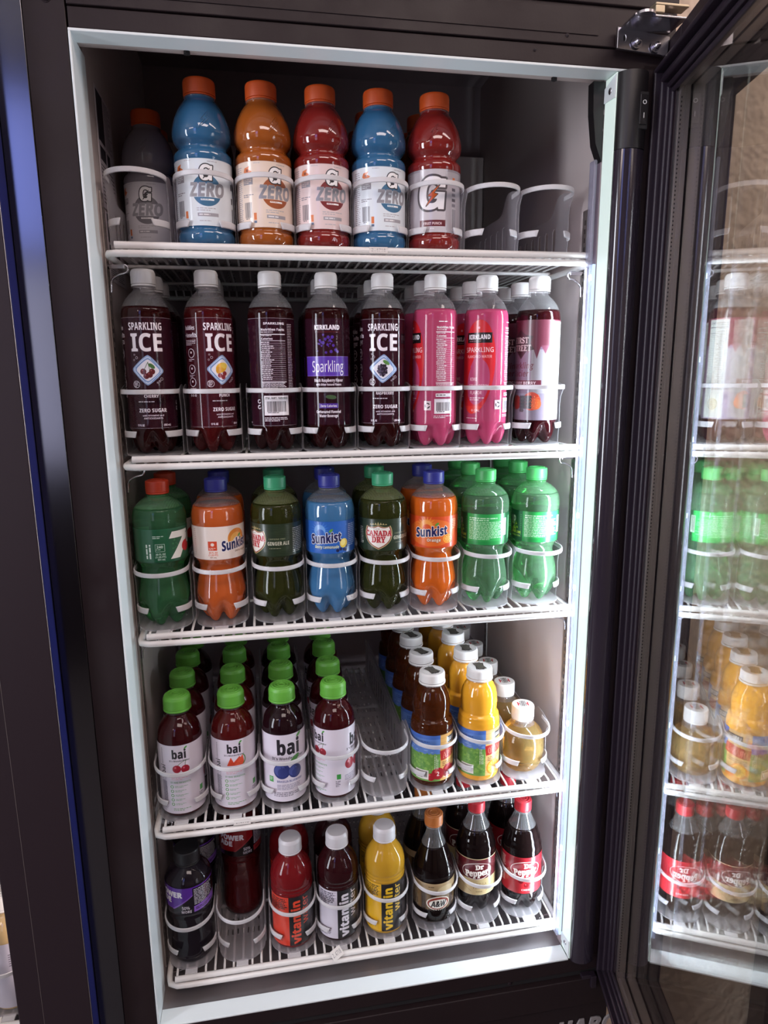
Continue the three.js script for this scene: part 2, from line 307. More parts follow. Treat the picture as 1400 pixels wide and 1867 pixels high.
function metresTo01(g) {
  g.computeBoundingBox(); const b = g.boundingBox, p = g.attributes.position, uv = g.attributes.uv;
  for (let i = 0; i < p.count; i++) uv.setXY(i, 1 - (p.getZ(i) - b.min.z) / (b.max.z - b.min.z), (p.getY(i) - b.min.y) / (b.max.y - b.min.y));
  return g;
}
// raised lettering on the base grille, cut off by the picture's edge and the door
{
  const { FontLoader } = await import('three/addons/loaders/FontLoader.js');
  const { TextGeometry } = await import('three/addons/geometries/TextGeometry.js');
  const font = await new FontLoader().loadAsync('fonts/droid/droid_sans_bold.typeface.json');
  const g = new TextGeometry('HABCO', { font, size: 0.031, depth: 0.002, curveSegments: 4, bevelEnabled: true, bevelSize: 0.0006, bevelThickness: 0.0006, bevelSegments: 1 });
  g.applyMatrix4(new THREE.Matrix4().makeShear(0, 0, 0.18, 0, 0, 0));
  mesh('brand_lettering', g.translate(0.672, -0.166, -0.0012), std(lin(0.3, 0.27, 0.27), 0.4), cooler);
}

// ---------------------------------------------------------------- led light fixture on the hinge-side post
{
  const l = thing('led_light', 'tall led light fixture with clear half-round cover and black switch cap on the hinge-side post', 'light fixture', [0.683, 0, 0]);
  mesh('trim_added_glow', box(0.008, 0.0092, 0.0, H - 0.001, -0.0295, 0.0006, 0.0004), std(lin(0.7, 0.76, 0.74), 0.35, 0, { emissive: lin(0.5, 0.68, 0.58), emissiveIntensity: 0.56 }), l);  // white post trim, no lamp; its emissive stands in for scattered led light
  mesh('led_board', box(0.0025, 0.0088, 0.02, 1.16, -0.043, -0.031, 0.001), std(lin(0.3, 0.34, 0.4), 0.4, 0, { emissive: lin(0.5, 0.72, 1), emissiveIntensity: 1.25 }), l);
  const chip = box(-0.0012, 0.0012, -0.004, 0.004, -0.003, 0.003, 0.0005), chipM = std(lin(0.9, 0.95, 1), 0.4, 0, { emissive: lin(0.7, 0.9, 1), emissiveIntensity: 7 });
  for (let k = 0; k < 10; k++) mesh('led_chip', chip, chipM, l).position.set(0.0018, 0.075 + k * 0.1185, -0.036);
  mesh('led_cover', box(-0.0032, 0.002, 0.02, 1.3, -0.0455, -0.0295, 0.0022), M.ledCover, l);
  // clear half-round cover to the front, black caps at its ends
  const half = (w, d, y0, y1) => { const g = new THREE.CylinderGeometry(w / 2, w / 2, y1 - y0, 28, 1, false, -Math.PI / 2, Math.PI); return g.scale(1, 1, d / (w / 2)).translate(w / 2, (y0 + y1) / 2, 0); };
  mesh('light_cover', half(0.0425, 0.016, 0.0, 1.302), std(lin(0.028, 0.021, 0.032), 0.13, 0, { clearcoat: 0.6, clearcoatRoughness: 0.1 }), l).position.set(0.0093, 0, 0.0003);
  mesh('end_cap', half(0.043, 0.0172, 1.3025, H - 0.0025), M.capBlack, l).position.set(0.0093, 0, 0.0003);
  mesh('cover_edge', box(0.0505, 0.0522, 0.0, 1.31, 0.0002, 0.004, 0.0006), M.chrome, l);
  mesh('end_cap', extrude(shapeOf([[0.0078, 1.295], [0.0078, 1.399], [-0.01, 1.399], [-0.0085, 1.36], [-0.003, 1.32]]), 0.016).translate(0, 0, -0.046), M.capBlack, l);
  const corner = shapeOf([[-0.0295, H - 0.03], [0.0, H - 0.032], [0.0, H - 0.004], [-0.0295, H - 0.012]]);
  const b1 = mesh('bracket', extrude(corner, 0.0012, 0.0003).rotateY(-Math.PI / 2).scale(1, 1, 1).translate(0.0078, 0, 0), M.trim, l);
  mesh('screw', new THREE.SphereGeometry(0.0045, 12, 8).scale(0.4, 1, 1).translate(0.0064, H - 0.02, -0.013), M.chrome, b1);
  const b2 = mesh('bracket', extrude(shapeOf([[-0.0295, 0.028], [0.0, 0.034], [0.0, 0.0015], [-0.0295, 0.012]]), 0.0012, 0.0003).rotateY(-Math.PI / 2).translate(0.0078, 0, 0), M.trim, l);
  mesh('screw', new THREE.SphereGeometry(0.0045, 12, 8).scale(0.4, 1, 1).translate(0.0064, 0.02, -0.014), M.chrome, b2);
  const sw = mesh('switch', box(0.032, 0.0475, 1.326, 1.372, 0.006, 0.0172, 0.0012), M.darkSlot, l);
  mesh('switch_rocker', box(0.0345, 0.0452, 1.331, 1.368, 0.0165, 0.0187, 0.001), M.capBlack, sw);
  mesh('switch_mark', new THREE.TorusGeometry(0.0023, 0.0005, 6, 20).translate(0.0405, 1.3585, 0.0188), M.rail, sw);
  mesh('switch_mark', box(0.0398, 0.0406, 1.339, 1.3455, 0.0184, 0.0191), M.rail, sw);
}
function flip(m) { const i = m.geometry.index, g = m.geometry; if (i) { const a = i.array; for (let k = 0; k < a.length; k += 3) { const t = a[k]; a[k] = a[k + 1]; a[k + 1] = t; } } else { for (const n of ['position', 'normal', 'uv']) { const q = g.attributes[n]; for (let k = 0; k < q.count; k += 3) for (let c = 0; c < q.itemSize; c++) { const t = q.getComponent(k, c); q.setComponent(k, c, q.getComponent(k + 1, c)); q.setComponent(k + 1, c, t); } } } g.computeVertexNormals(); }

// ---------------------------------------------------------------- the closed cooler next to it
{
  const n = thing('drink_cooler', 'closed black cooler beside the open one, with glossy post and blue edge strip', 'cooler');
  mesh('glossy_post', box(-0.0865, -0.0482, FLOOR_Y + 0.002, 1.62, -0.03, 0.0, 0.0008), M.blackGloss, n);
  mesh('cabinet', box(-0.9, -0.0485, FLOOR_Y, 1.75, -0.66, -0.4), M.blackDoor, n);
  mesh('side_wall', box(-0.11, -0.0875, FLOOR_Y, 1.75, -0.4, -0.03), M.blackDoor, n);
  mesh('header', box(-0.9, -0.0875, 1.5, 1.75, -0.4, -0.002), M.blackDoor, n);
  const d = new THREE.Group(); d.name = 'glass_door'; n.add(d);
  mesh('door_frame', merge([box(-0.185, -0.0848, FLOOR_Y + 0.01, 1.5, 0.0012, 0.0295, 0.002), box(-0.88, -0.185, -0.42 + 0.01, -0.06, 0.0012, 0.0295, 0.002), box(-0.88, -0.185, 1.42, 1.5, 0.0012, 0.0295, 0.002)]), M.blackDoor, d);
  mesh('edge_strip', box(-0.0847, -0.084, FLOOR_Y + 0.01, 1.5, 0.002, 0.0288), M.blueFilm, d);
  mesh('seam_line', box(-0.1512, -0.1507, FLOOR_Y + 0.01, 1.49, 0.0294, 0.0298), M.alu, d);
  mesh('edge_trim', box(-0.0854, -0.0846, FLOOR_Y + 0.01, 1.5, 0.0291, 0.0299, 0.0003), M.alu, d);
  mesh('pane', box(-0.88, -0.185, -0.06, 1.42, 0.012, 0.0122), M.paneBack, d);
}
// ---------------------------------------------------------------- wire shelves
const SHELF_Y = [1.1785, 0.8969, 0.6361, 0.3174, 0.0406];
const SHELF_WORD = ['top', 'second', 'middle', 'fourth', 'bottom'];
const laneX = (i) => 0.047 + 0.0839 * i;
const shelfOne = thing('wire_shelf', 'white wire shelf holding the tall sports drinks with orange caps', 'shelf', [0, SHELF_Y[0], 0], 0, 'white wire shelves in the cooler');
{
  const s = shelfOne, zf = -0.0455, zb = -0.585, r = 0.014;
  mesh('front_lip', rod([0.0235, -0.0047, -0.0475], [0.6835, -0.0047, -0.0475], 0.0047, 14), M.rail, s);
  const corner = (x, sx, z, sz) => [0, 0.35, 0.7, 1].map((t) => { const q = t * Math.PI / 2; return [x + sx * r * (1 - Math.cos(q)), -0.0153, z + sz * r * (1 - Math.sin(q))]; });
  const path = [[0.3, -0.0153, zf], ...corner(0.0125, 1, zf, -1).reverse(), [0.0125, -0.0153, -0.3], ...corner(0.0125, 1, zb, 1), [0.35, -0.0153, zb], ...corner(0.6925, -1, zb, 1).reverse(), [0.6925, -0.0153, -0.3], ...corner(0.6925, -1, zf, -1), [0.45, -0.0153, zf]];
  mesh('perimeter_bar', tube(path, 0.0047, 160, 10, true), M.rail, s);
  const w = mergeVertices(tube([[0, -0.0122, -0.0462], [0, -0.0098, -0.0448], [0, -0.0075, -0.0475], [0, -0.0055, -0.0515], [0, -0.0049, -0.058], [0, -0.0049, -0.2], [0, -0.0049, -0.4], [0, -0.0052, -0.579], [0, -0.0146, -0.585]], 0.0019, 26, 6));
  w.computeVertexNormals();
  for (let i = 0; i < 44; i++) mesh('wire', w, M.rail, s).position.x = 0.0255 + i * 0.01525;
  for (const z of [-0.2, -0.39]) mesh('cross_bar', rod([0.0125, -0.0097, z], [0.6925, -0.0097, z], 0.003), M.rail, s);
}
['sparkling waters in clear bottles with white caps', 'pinched soda bottles with red, blue and green caps', 'green-capped drinks and juice bottles', 'vitamin waters and dark sodas near the floor'].forEach((t, i) =>
  copyOf(shelfOne, 'wire_shelf', 'white wire shelf holding the ' + t, 'shelf', [0, SHELF_Y[i + 1], 0], 0, 'white wire shelves in the cooler'));
copyOf(shelfOne, 'wire_shelf', 'white wire shelf behind the glass of the closed cooler', 'shelf', [-0.885, 0.005, 0], 0);

// spring clips that carry the shelves
function clip(side, y, label) {
  const t = thing('shelf_clip', label, 'clip', [side < 0 ? 0.003 : 0.697, y, side < 0 ? -0.1 : -0.085], 0, 'metal clips under the shelves'), k = side < 0 ? 1 : -1;
  mesh('spring', band([[0, 0, 0], [0.006 * k, 0, 0.002], [0.016 * k, 0, 0.004], [0.0235 * k, 0, 0.006]], 0.0016, 0.006, 10).rotateX(0), M.chrome, t);
  mesh('hook', tube([[0.0235 * k, 0.002, 0.006], [0.027 * k, -0.001, 0.006], [0.0255 * k, -0.0075, 0.006], [0.014 * k, -0.011, 0.004], [0.004 * k, -0.018, 0.001], [0.0015 * k, -0.034, 0]], 0.0016, 24, 6), M.chrome, t);
  return t;
}
SHELF_Y.forEach((y, i) => { clip(-1, y - 0.0245, `bent metal clip carrying the ${SHELF_WORD[i]} shelf on the hinge-free side`); clip(1, y - 0.0245, `bent metal clip carrying the ${SHELF_WORD[i]} shelf beside the led post`); });

// price stickers on the shelf lips
const stickerTex = canvasTexture(256, 96, (x, w, h) => { x.fillStyle = '#d9d3cf'; x.fillRect(0, 0, w, h); x.fillStyle = '#8a8486'; x.font = 'bold 56px monospace'; x.textAlign = 'center'; x.fillText('2.4718', w / 2, 68); });
for (const [x, y, z, rx, rz, i, note] of [[0.372, SHELF_Y[0] - 0.0042, -0.0432, -0.1, 0.01, 0, 'small paper price sticker on the lip of the top shelf'], [0.145, SHELF_Y[3] - 0.0042, -0.0432, -0.35, 0.0, 3, 'small paper price sticker on the lip below the green-capped drinks'], [0.289, SHELF_Y[4] + 0.001, -0.0438, -0.75, 0.5, 4, 'crooked paper price sticker under the white vitamin water']]) {
  const t = thing('price_sticker', note, 'sticker', [x, y, z], 0, 'paper price stickers'); t.rotation.set(rx, 0, rz);
  const g = new THREE.BoxGeometry(i === 4 ? 0.02 : 0.026, i === 4 ? 0.016 : 0.008, 0.0005); mesh('paper', g, std(lin(1, 1, 1), 0.6, 0, { map: stickerTex }), t);
}

// ---------------------------------------------------------------- clear plastic lane trays
const trayOne = thing('bottle_tray', 'clear plastic lane tray', 'tray');
{
  const t = trayOne, HW = 0.0385, L = 0.5, holes = [];
  const outline = []; for (let i = 0; i <= 20; i++) { const q = Math.PI * i / 20; outline.push([-HW * Math.cos(q), 0.034 * Math.sin(q) - 0.034]); }
  outline.push([HW, -L], [-HW, -L]);
  for (let k = 0; k < 15; k++) for (let j = 0; j < 7; j++) {
    const x = -0.027 + j * 0.009, z = -0.058 - k * 0.029, odd = k % 2;
    holes.push([[x - 0.0013, z - (odd ? 0.009 : 0.014)], [x + 0.0013, z - (odd ? 0.009 : 0.014)], [x + 0.0013, z], [x - 0.0013, z]]);
  }
  mesh('base', extrude(shapeOf(outline, holes), 0.0022).rotateX(-Math.PI / 2).scale(1, 1, -1), M.frosted, t);
  flip(t.children[0]);
  mesh('tongue', box(-0.0098, 0.0098, -0.0002, 0.0016, -0.004, 0.0088, 0.0006), M.frostedThick, t);
  const ring = []; for (let i = -12; i <= 12; i++) { const q = i / 12 * Math.PI * 0.5; ring.push([0.039 * Math.sin(q), 0.0903, -0.03 + 0.045 * Math.cos(q)]); }
  ring.unshift([-0.039, 0.0903, -0.05]); ring.push([0.039, 0.0903, -0.05]);
  mesh('front_hoop', band(ring, 0.0022, 0.0064, 48), M.frostedThick, t);
  const wall = [[-0.036, 0.001], [-0.0345, 0.02], [-0.0325, 0.026], [-0.033, 0.036], [-0.034, 0.062], [-0.031, 0.075], [-0.022, 0.0868], [-0.028, 0.0935], [-0.05, 0.0985], [-0.066, 0.0995], [-0.074, 0.097], [-0.081, 0.09], [-0.089, 0.08], [-0.096, 0.074], [-0.107, 0.0715], [-0.16, 0.072], [-0.3, 0.0735], [-L, 0.075], [-L, 0.001]];
  const slots = []; for (let k = 0; k < 14; k++) { const z = -0.078 - k * 0.029; slots.push([[z - 0.012, 0.006], [z, 0.006], [z, 0.05], [z - 0.002, 0.053], [z - 0.01, 0.053], [z - 0.012, 0.05]]); }
  const wg = extrude(shapeOf(wall, slots), 0.0012).rotateY(-Math.PI / 2);
  for (const s of [-1, 1]) mesh('side_wall', wg, M.frosted, t).position.x = s < 0 ? -0.0391 : 0.0403;
  for (const s of [-1, 1]) {
    const p = []; for (let i = 0; i <= 8; i++) { const q = (0.5 - i / 8 * 0.31) * Math.PI; p.push([s * 0.0392 * Math.sin(q), 0.031, -0.034 + 0.034 * Math.cos(q)]); }
    mesh('claw', band(p, 0.0024, 0.0088, 16, 0.003), M.frostedThick, t);
  }
}
scene.remove(trayOne); used.set('bottle_tray', 0);
const TRAY_Z = -0.0605;
function tray(shelf, lane, label, x = laneX(lane), y = SHELF_Y[shelf], group) { return copyOf(trayOne, 'bottle_tray', label, 'tray', [x, y - 0.0028, TRAY_Z], 0, group); }
// ---------------------------------------------------------------- printed labels, drawn in millimetres; x = 0 is the middle of the front
const LW = 900;
function label(r, h, draw, opt = {}) {
  const circ = 2 * Math.PI * r * 1000, hm = h * 1000, k = LW / circ;
  const c = document.createElement('canvas'); c.width = LW; c.height = Math.round(hm * k); const x = c.getContext('2d');
  x.scale(k, k); x.translate(circ / 2, 0); x.lineJoin = 'round';
  draw(x, hm, circ);
  const t = new THREE.CanvasTexture(c); t.colorSpace = THREE.SRGBColorSpace; t.anisotropy = 8;
  return std(lin(1, 1, 1), opt.rough ?? 0.3, opt.metal ?? 0, { map: t, transparent: !!opt.clear, clearcoat: 0.4, clearcoatRoughness: 0.12 });
}
const R = (x, col, a, b, w, h) => { x.fillStyle = col; x.fillRect(a, b, w, h); };
// text fitted to a width and cap height, standing on (cx, base)
function W(x, text, cx, base, capH, width, col, o = {}) {
  x.save(); x.translate(cx, base); if (o.rot) x.rotate(o.rot);
  if (o.skew) x.transform(1, 0, -o.skew, 1, 0, 0);
  if (o.tilt) x.transform(1, o.tilt, 0, 1, 0, 0);
  x.font = `${o.bold === false ? '' : 'bold '}20px ${o.font ?? 'sans-serif'}`; x.textAlign = 'center';
  const m = x.measureText(text).width; x.scale(width / m, capH / 14.4);
  if (o.stroke) { x.lineWidth = o.sw / (capH / 14.4); x.strokeStyle = o.stroke; x.strokeText(text, 0, 0); }
  if (o.fat) { x.lineWidth = o.fat / (capH / 14.4); x.strokeStyle = col; x.strokeText(text, 0, 0); }
  x.fillStyle = col; x.fillText(text, 0, 0); x.restore();
}
function ell(x, col, cx, cy, a, b = a, rot = 0) { x.fillStyle = col; x.beginPath(); x.ellipse(cx, cy, a, b, rot, 0, 7); x.fill(); }
function poly(x, col, pts, stroke, sw) { x.beginPath(); pts.forEach((p, i) => x[i ? 'lineTo' : 'moveTo'](...p)); x.closePath(); if (stroke) { x.strokeStyle = stroke; x.lineWidth = sw; x.stroke(); } if (col) { x.fillStyle = col; x.fill(); } }
// rows of print too small to read
function fine(x, a, b, w, rows, pitch, col, th = 0.42) {
  x.fillStyle = col;
  for (let k = 0; k < rows; k++) { let p = 0; const end = w * (k === rows - 1 ? 0.6 : 0.85 + rnd() * 0.15); while (p < end) { const q = Math.min(end - p, pitch * (0.6 + rnd() * 2.2)); x.fillRect(a + p, b + k * pitch, q, pitch * th); p += q + pitch * 0.35; } }
}
function bars(x, a, b, w, h, col, bg) { if (bg) R(x, bg, a - 1, b - 1, w + 2, h + 4); let p = 0; x.fillStyle = col; while (p < w - 0.6) { const q = 0.25 + rnd() * 0.6; x.fillRect(a + p, b, q, h); p += q + 0.25 + rnd() * 0.6; } fine(x, a + 1, b + h + 0.6, w - 2, 1, 2, col); }
function facts(x, a, b, w, h, col) {
  W(x, 'Nutrition Facts', a + w / 2, b + 4.6, 3.4, w * 0.94, col);
  fine(x, a + 1, b + 6, w * 0.8, 1, 2, col); R(x, col, a, b + 9, w, 1.1); fine(x, a + 1, b + 11, w * 0.7, 1, 1.8, col);
  W(x, 'Calories', a + w * 0.26, b + 16.6, 2.6, w * 0.46, col); R(x, col, a, b + 18, w, 0.6);
  let y = b + 20; while (y < b + h - 12) { fine(x, a + (rnd() < 0.4 ? 2 : 0.5), y, w * (0.5 + rnd() * 0.3), 1, 2, col); R(x, col, a, y + 1.5, w, 0.22); y += 2.7; }
  R(x, col, a, b + h - 11, w, 1.1); fine(x, a + 0.5, b + h - 9, w, 5, 1.7, col);
}
function gMark(x, cx, cy, s, fill, edge, bolt) {        // the big G with a bolt through it
  x.save(); x.translate(cx, cy); x.scale(s, s); x.transform(1, 0, -0.08, 1, 0, 0);
  const g = () => { x.beginPath(); x.moveTo(8, -8.6); x.lineTo(8, -3.4); x.lineTo(3.4, -3.4); x.bezierCurveTo(2.6, -5.4, 1.2, -6, -0.4, -6); x.bezierCurveTo(-3, -6, -4, -3.6, -4, 0); x.bezierCurveTo(-4, 3.6, -3, 6, -0.2, 6); x.bezierCurveTo(1.8, 6, 3, 5, 3, 3.4); x.lineTo(0, 3.4); x.lineTo(0, -0.6); x.lineTo(8, -0.6); x.lineTo(8, 9.6); x.lineTo(4.4, 9.6); x.lineTo(3.8, 8.2); x.bezierCurveTo(2.4, 9.6, 0.6, 10, -1.4, 10); x.bezierCurveTo(-6.6, 10, -9, 5.6, -9, 0); x.bezierCurveTo(-9, -5.8, -6.4, -10, -1, -10); x.bezierCurveTo(1.4, -10, 3.2, -9.6, 4.6, -8.6); x.closePath(); };
  g(); x.lineWidth = 2.6; x.strokeStyle = edge; x.stroke(); x.fillStyle = fill; x.fill();
  poly(x, bolt, [[4.2, -5], [-3, 1.6], [-0.6, 2], [-3.6, 7.6], [3.2, 0.6], [0.8, 0]], edge, 0.8);
  x.restore();
}
function zeroLabel(bg, circle, small) {
  return label(0.0386, 0.0845, (x, h, c) => {
    R(x, bg, -c / 2, 0, c, h);
    R(x, small, -c / 2, 0, c, 0.5); fine(x, 2, 3, 22, 1, 2, '#a9a6ad'); fine(x, -30, 2.2, 16, 1, 2, '#b6b2b8');
    ell(x, circle, 0, 40, 20, 20); gMark(x, 0, 17.5, 1.02, '#f4f2f3', '#24242a', '#3a3136');
    poly(x, bg, [[-25, 31.5], [22, 31.5], [25, 48.5], [-27, 48.5]]);
    W(x, 'ZERO', 0, 47, 17, 48, '#97959b', { stroke: '#77757c', sw: 1, skew: 0.12, fat: 1.2 });
    R(x, '#f6f4f4', -9, 50.5, 18, 2.2); fine(x, -8, 51, 16, 1, 1.4, circle);
    fine(x, -15, 62, 30, 2, 2.6, '#b4b0b6'); R(x, '#a19da4', -14, 68.5, 28, 4.4); fine(x, -12, 69.8, 24, 1, 3, '#efecee', 0.5); fine(x, -12, 78, 26, 1, 2.4, '#b4b0b6');
    // left of the front: chips of orange, ingredients; right: panel and bar code
    poly(x, '#d8733a', [[-44, 8], [-36, 6], [-38, 10], [-33, 13], [-40, 17], [-46, 13]]); ell(x, '#8c3f22', -40, 11.5, 1.8);
    R(x, '#8f8c95', -47, 21, 15, 8.5); fine(x, -46, 22.5, 13, 3, 2.2, bg); fine(x, -48, 42, 17, 2, 2.4, '#77737c');
    bars(x, -46, 52, 12, 20, '#4a464e'); R(x, '#d8733a', -32, 66, 4, 9); R(x, '#5a6d8c', -32, 76, 4, 3); fine(x, -62, 6, 12, 28, 2.6, '#9c98a0');
    R(x, '#4b4850', 40, 26, 4, 8); R(x, '#4b4850', 40, 44, 4, 8); R(x, '#4b4850', 41, 58, 3, 22); facts(x, 52, 4, 30, 76, '#7b7880');
  });
}
const L = {};
L.zeroBlue = zeroLabel('#dfe6ec', '#3f6d8f', '#9db4c4'); L.zeroOrange = zeroLabel('#e8d3c3', '#a1542c', '#d0a68c'); L.zeroRed = zeroLabel('#e3ccca', '#7a2a2c', '#c09090'); L.zeroGrey = zeroLabel('#d3d0d6', '#77737a', '#a9a5ac');
L.punch = label(0.0386, 0.0845, (x, h, c) => {
  R(x, '#a79fa5', -c / 2, 0, c, h); R(x, '#8f878e', -c / 2, 0, c, 3); R(x, '#c4bdc2', -19, 0, 38, h);
  gMark(x, 0, 32, 2.25, '#ece7ea', '#4b4448', '#c95a22');
  R(x, '#612128', -19, 68, 38, 8.5); W(x, 'FRUIT PUNCH', 0, 74.4, 3.4, 27, '#ead9da'); fine(x, -14, 79, 28, 1, 2.4, '#efe9ec');
  for (let k = 0; k < 5; k++) R(x, k % 2 ? '#6f6770' : '#514a52', 30, 24 + k * 7, 7, 4); bars(x, 31, 52, 7, 26, '#4a464e', '#b4acb2'); R(x, '#c06a3a', 31, 10, 5, 6);
  fine(x, -62, 5, 24, 28, 2.7, '#7a727a');
});
// clear-print sparkling waters
const WHT = '#efe9ee';
function cube(x, cy, kind) {
  x.save(); x.translate(0, cy); x.rotate(0.06);
  const d = (s, col) => { x.beginPath(); x.moveTo(0, -s); x.quadraticCurveTo(3, -s, s, -2); x.quadraticCurveTo(s + 1, 0, s, 2); x.quadraticCurveTo(3, s, 0, s); x.quadraticCurveTo(-3, s, -s, 2); x.quadraticCurveTo(-s - 1, 0, -s, -2); x.quadraticCurveTo(-3, -s, 0, -s); x.fillStyle = col; x.fill(); };
  d(20.5, '#8fa9d2'); d(18.5, '#c6d5ea'); d(16.6, '#7f9ccc'); d(14.6, '#e6e3ec');
  x.strokeStyle = '#5f7fb8'; x.lineWidth = 0.8; for (const [a, b, e, f] of [[-17, -2, -4, -14], [4, -16, 16, -3], [-14, 4, -3, 16], [5, 16, 17, 3], [-11, 8, -5, 13]]) { x.beginPath(); x.moveTo(a, b); x.lineTo(e, f); x.stroke(); }
  if (kind === 'cherry') { for (const [a, b] of [[-6, 2], [2.5, 6], [5.5, 1.5], [-2, 8]]) { ell(x, '#5e1d22', a, b, 4); ell(x, '#a5525a', a - 1.2, b - 1.4, 0.9); } ell(x, '#47713f', 5, -6, 5, 2.6, 0.6); x.strokeStyle = '#3c5a35'; x.lineWidth = 0.7; x.beginPath(); x.moveTo(-5, 0); x.lineTo(0, -11); x.lineTo(3, 2); x.stroke(); }
  if (kind === 'lemon') { ell(x, '#e7ae2d', -1, -3, 8.5, 6.5, -0.5); ell(x, '#f1cf55', 3, -6, 5, 4, 0.4); ell(x, '#d8982a', -5, 1, 4, 5); for (const [a, b] of [[-3, 8], [2, 10], [4, 5]]) { ell(x, '#8a2430', a, b, 3.2); } }
  if (kind === 'berry') { for (let k = 0; k < 34; k++) { const q = Math.sqrt(k / 34) * 8.2, t = k * 2.4; ell(x, k % 3 ? '#2b2230' : '#54445c', -1 + q * 0.85 * Math.cos(t), 2 + q * Math.sin(t), 1.9); } ell(x, '#5b8a46', 4, -9, 5.5, 2.6, 0.5); }
  x.restore();
}
function iceLabel(kind, flavour) {
  return label(0.0336, 0.151, (x, h, c) => {
    x.clearRect(-c / 2, 0, c, h); R(x, 'rgba(220,205,225,0.012)', -c / 2, 0, c, h); R(x, 'rgba(235,220,235,0.3)', -c / 2, 0, c, 0.5); R(x, 'rgba(235,220,235,0.3)', -c / 2, h - 0.5, c, 0.5);
    W(x, 'SPARKLING', 0, 16.5, 10, 47, WHT, { font: 'sans-serif', bold: true }); W(x, 'ICE', 1, 44.5, 23.5, 45, WHT, { fat: 0.5 });
    for (const [a, b, r] of [[-17, 50, 1], [-14, 54, 1.6], [-18, 57, 1.1], [15, 86, 1.2], [18, 83, 1.8], [12, 88, 0.9]]) { x.strokeStyle = 'rgba(239,233,238,0.75)'; x.lineWidth = 0.35; x.beginPath(); x.arc(a, b, r, 0, 7); x.stroke(); }
    cube(x, 71, kind);
    x.strokeStyle = WHT; x.lineWidth = 0.5; x.beginPath(); x.arc(-17, 90, 4.6, 0, 7); x.stroke(); fine(x, -20, 87, 6, 4, 1.9, WHT);
    flavour.forEach((t, i) => W(x, t, 2, 102 + i * 6.2, 4, 5.4 + t.length * 2.4, WHT)); fine(x, -16, 113.4, 36, 1, 2.4, WHT, 0.5);
    W(x, 'ZERO SUGAR', 3, 128.5, 5.2, 38, WHT); W(x, 'with VITAMINS and', 3, 134, 2.2, 29, WHT, { bold: false }); W(x, 'ANTIOXIDANTS', 3, 138, 2.5, 26, WHT, { bold: false });
    W(x, '17 FL OZ', -15, 148, 2.6, 10, WHT); W(x, '(502 mL)', 22, 148, 2.6, 11, WHT);
    // round the side: benefits column and facts panel
    W(x, 'bubbles', -46, 16, 5.6, 20, WHT); W(x, '+ benefits', -45, 26, 5.6, 24, WHT); fine(x, -56, 30, 22, 4, 2, WHT);
    for (const y of [48, 70, 88]) { x.strokeStyle = WHT; x.lineWidth = 0.8; x.beginPath(); x.arc(-45, y, 6, 0, 7); x.stroke(); ell(x, WHT, -45, y - 1, 1.6); fine(x, -51, y + 8, 12, 2, 1.9, WHT); }
    W(x, '0 0 0', -45, 108, 3.6, 12, WHT);
    W(x, 'SPARKLING', c / 2 - 32, 9, 3, 30, WHT); facts(x, c / 2 - 52, 13, 36, 86, WHT); fine(x, c / 2 - 12, 8, 9, 40, 2.3, 'rgba(239,233,238,0.6)');
    fine(x, c / 2 - 48, 101, 34, 2, 2.2, WHT); R(x, WHT, c / 2 - 50, 108, 36, 28); W(x, 'ITM./ART. 1650803', c / 2 - 32, 113, 3, 33, '#222'); bars(x, c / 2 - 46, 116, 28, 15, '#2b2228'); fine(x, c / 2 - 50, 139, 36, 3, 2.2, WHT);
    x.strokeStyle = WHT; x.lineWidth = 1.1; for (const y of [116, 124]) { x.beginPath(); x.arc(c / 2 - 58, y, 2.4, 0.4, 5.4); x.stroke(); }
  }, { clear: true, rough: 0.25 });
}
L.iceCherry = iceLabel('cherry', ['BLACK', 'CHERRY']); L.iceLemon = iceLabel('lemon', ['FRUIT', 'PUNCH']); L.iceBerry = iceLabel('berry', ['BLACK', 'RASPBERRY']);
L.kirkPurple = label(0.0336, 0.151, (x, h, c) => {
  x.clearRect(-c / 2, 0, c, h); R(x, 'rgba(220,205,225,0.012)', -c / 2, 0, c, h);
  W(x, 'KIRKLAND', 0, 15.5, 6.4, 38, WHT, { fat: 0.4 }); R(x, 'rgba(90,20,24,0.7)', -18, 18, 36, 1.6);
  for (let k = 0; k < 26; k++) { const a = (rnd() - 0.5) * 36, b = 22 + rnd() * 26; ell(x, '#4d2b93', a * (0.4 + (b - 22) / 40), b, 0.6 + rnd() * 2); }
  R(x, '#5a37a8', -36, 53, 72, 28); R(x, '#8465c4', -36, 53, 72, 0.8); R(x, '#8465c4', -36, 80.2, 72, 0.8);
  W(x, 'Sparkling', 0, 74.5, 15.5, 49, '#f2ecf6', { bold: false });
  W(x, 'Black Raspberry Flavor', 1, 89, 4.2, 44, WHT); W(x, 'with Other Natural Flavors', 1, 94.5, 3, 38, WHT);
  for (const [a, b] of [[2, 104], [8, 107], [-3, 108]]) ell(x, '#2a1722', a, b, 3.6); ell(x, '#47613f', 4, 111, 8, 3, 0.1);
  R(x, '#4d2b93', -14, 120, 28, 7); W(x, 'Zero Calories', 0, 125.4, 3.6, 24, WHT); W(x, 'Carbonated Flavored', 0, 134, 3.8, 37, WHT); W(x, 'Water Beverage', 0, 140, 3.8, 28, WHT);
  facts(x, 62, 8, 36, 100, WHT);
}, { clear: true, rough: 0.25 });
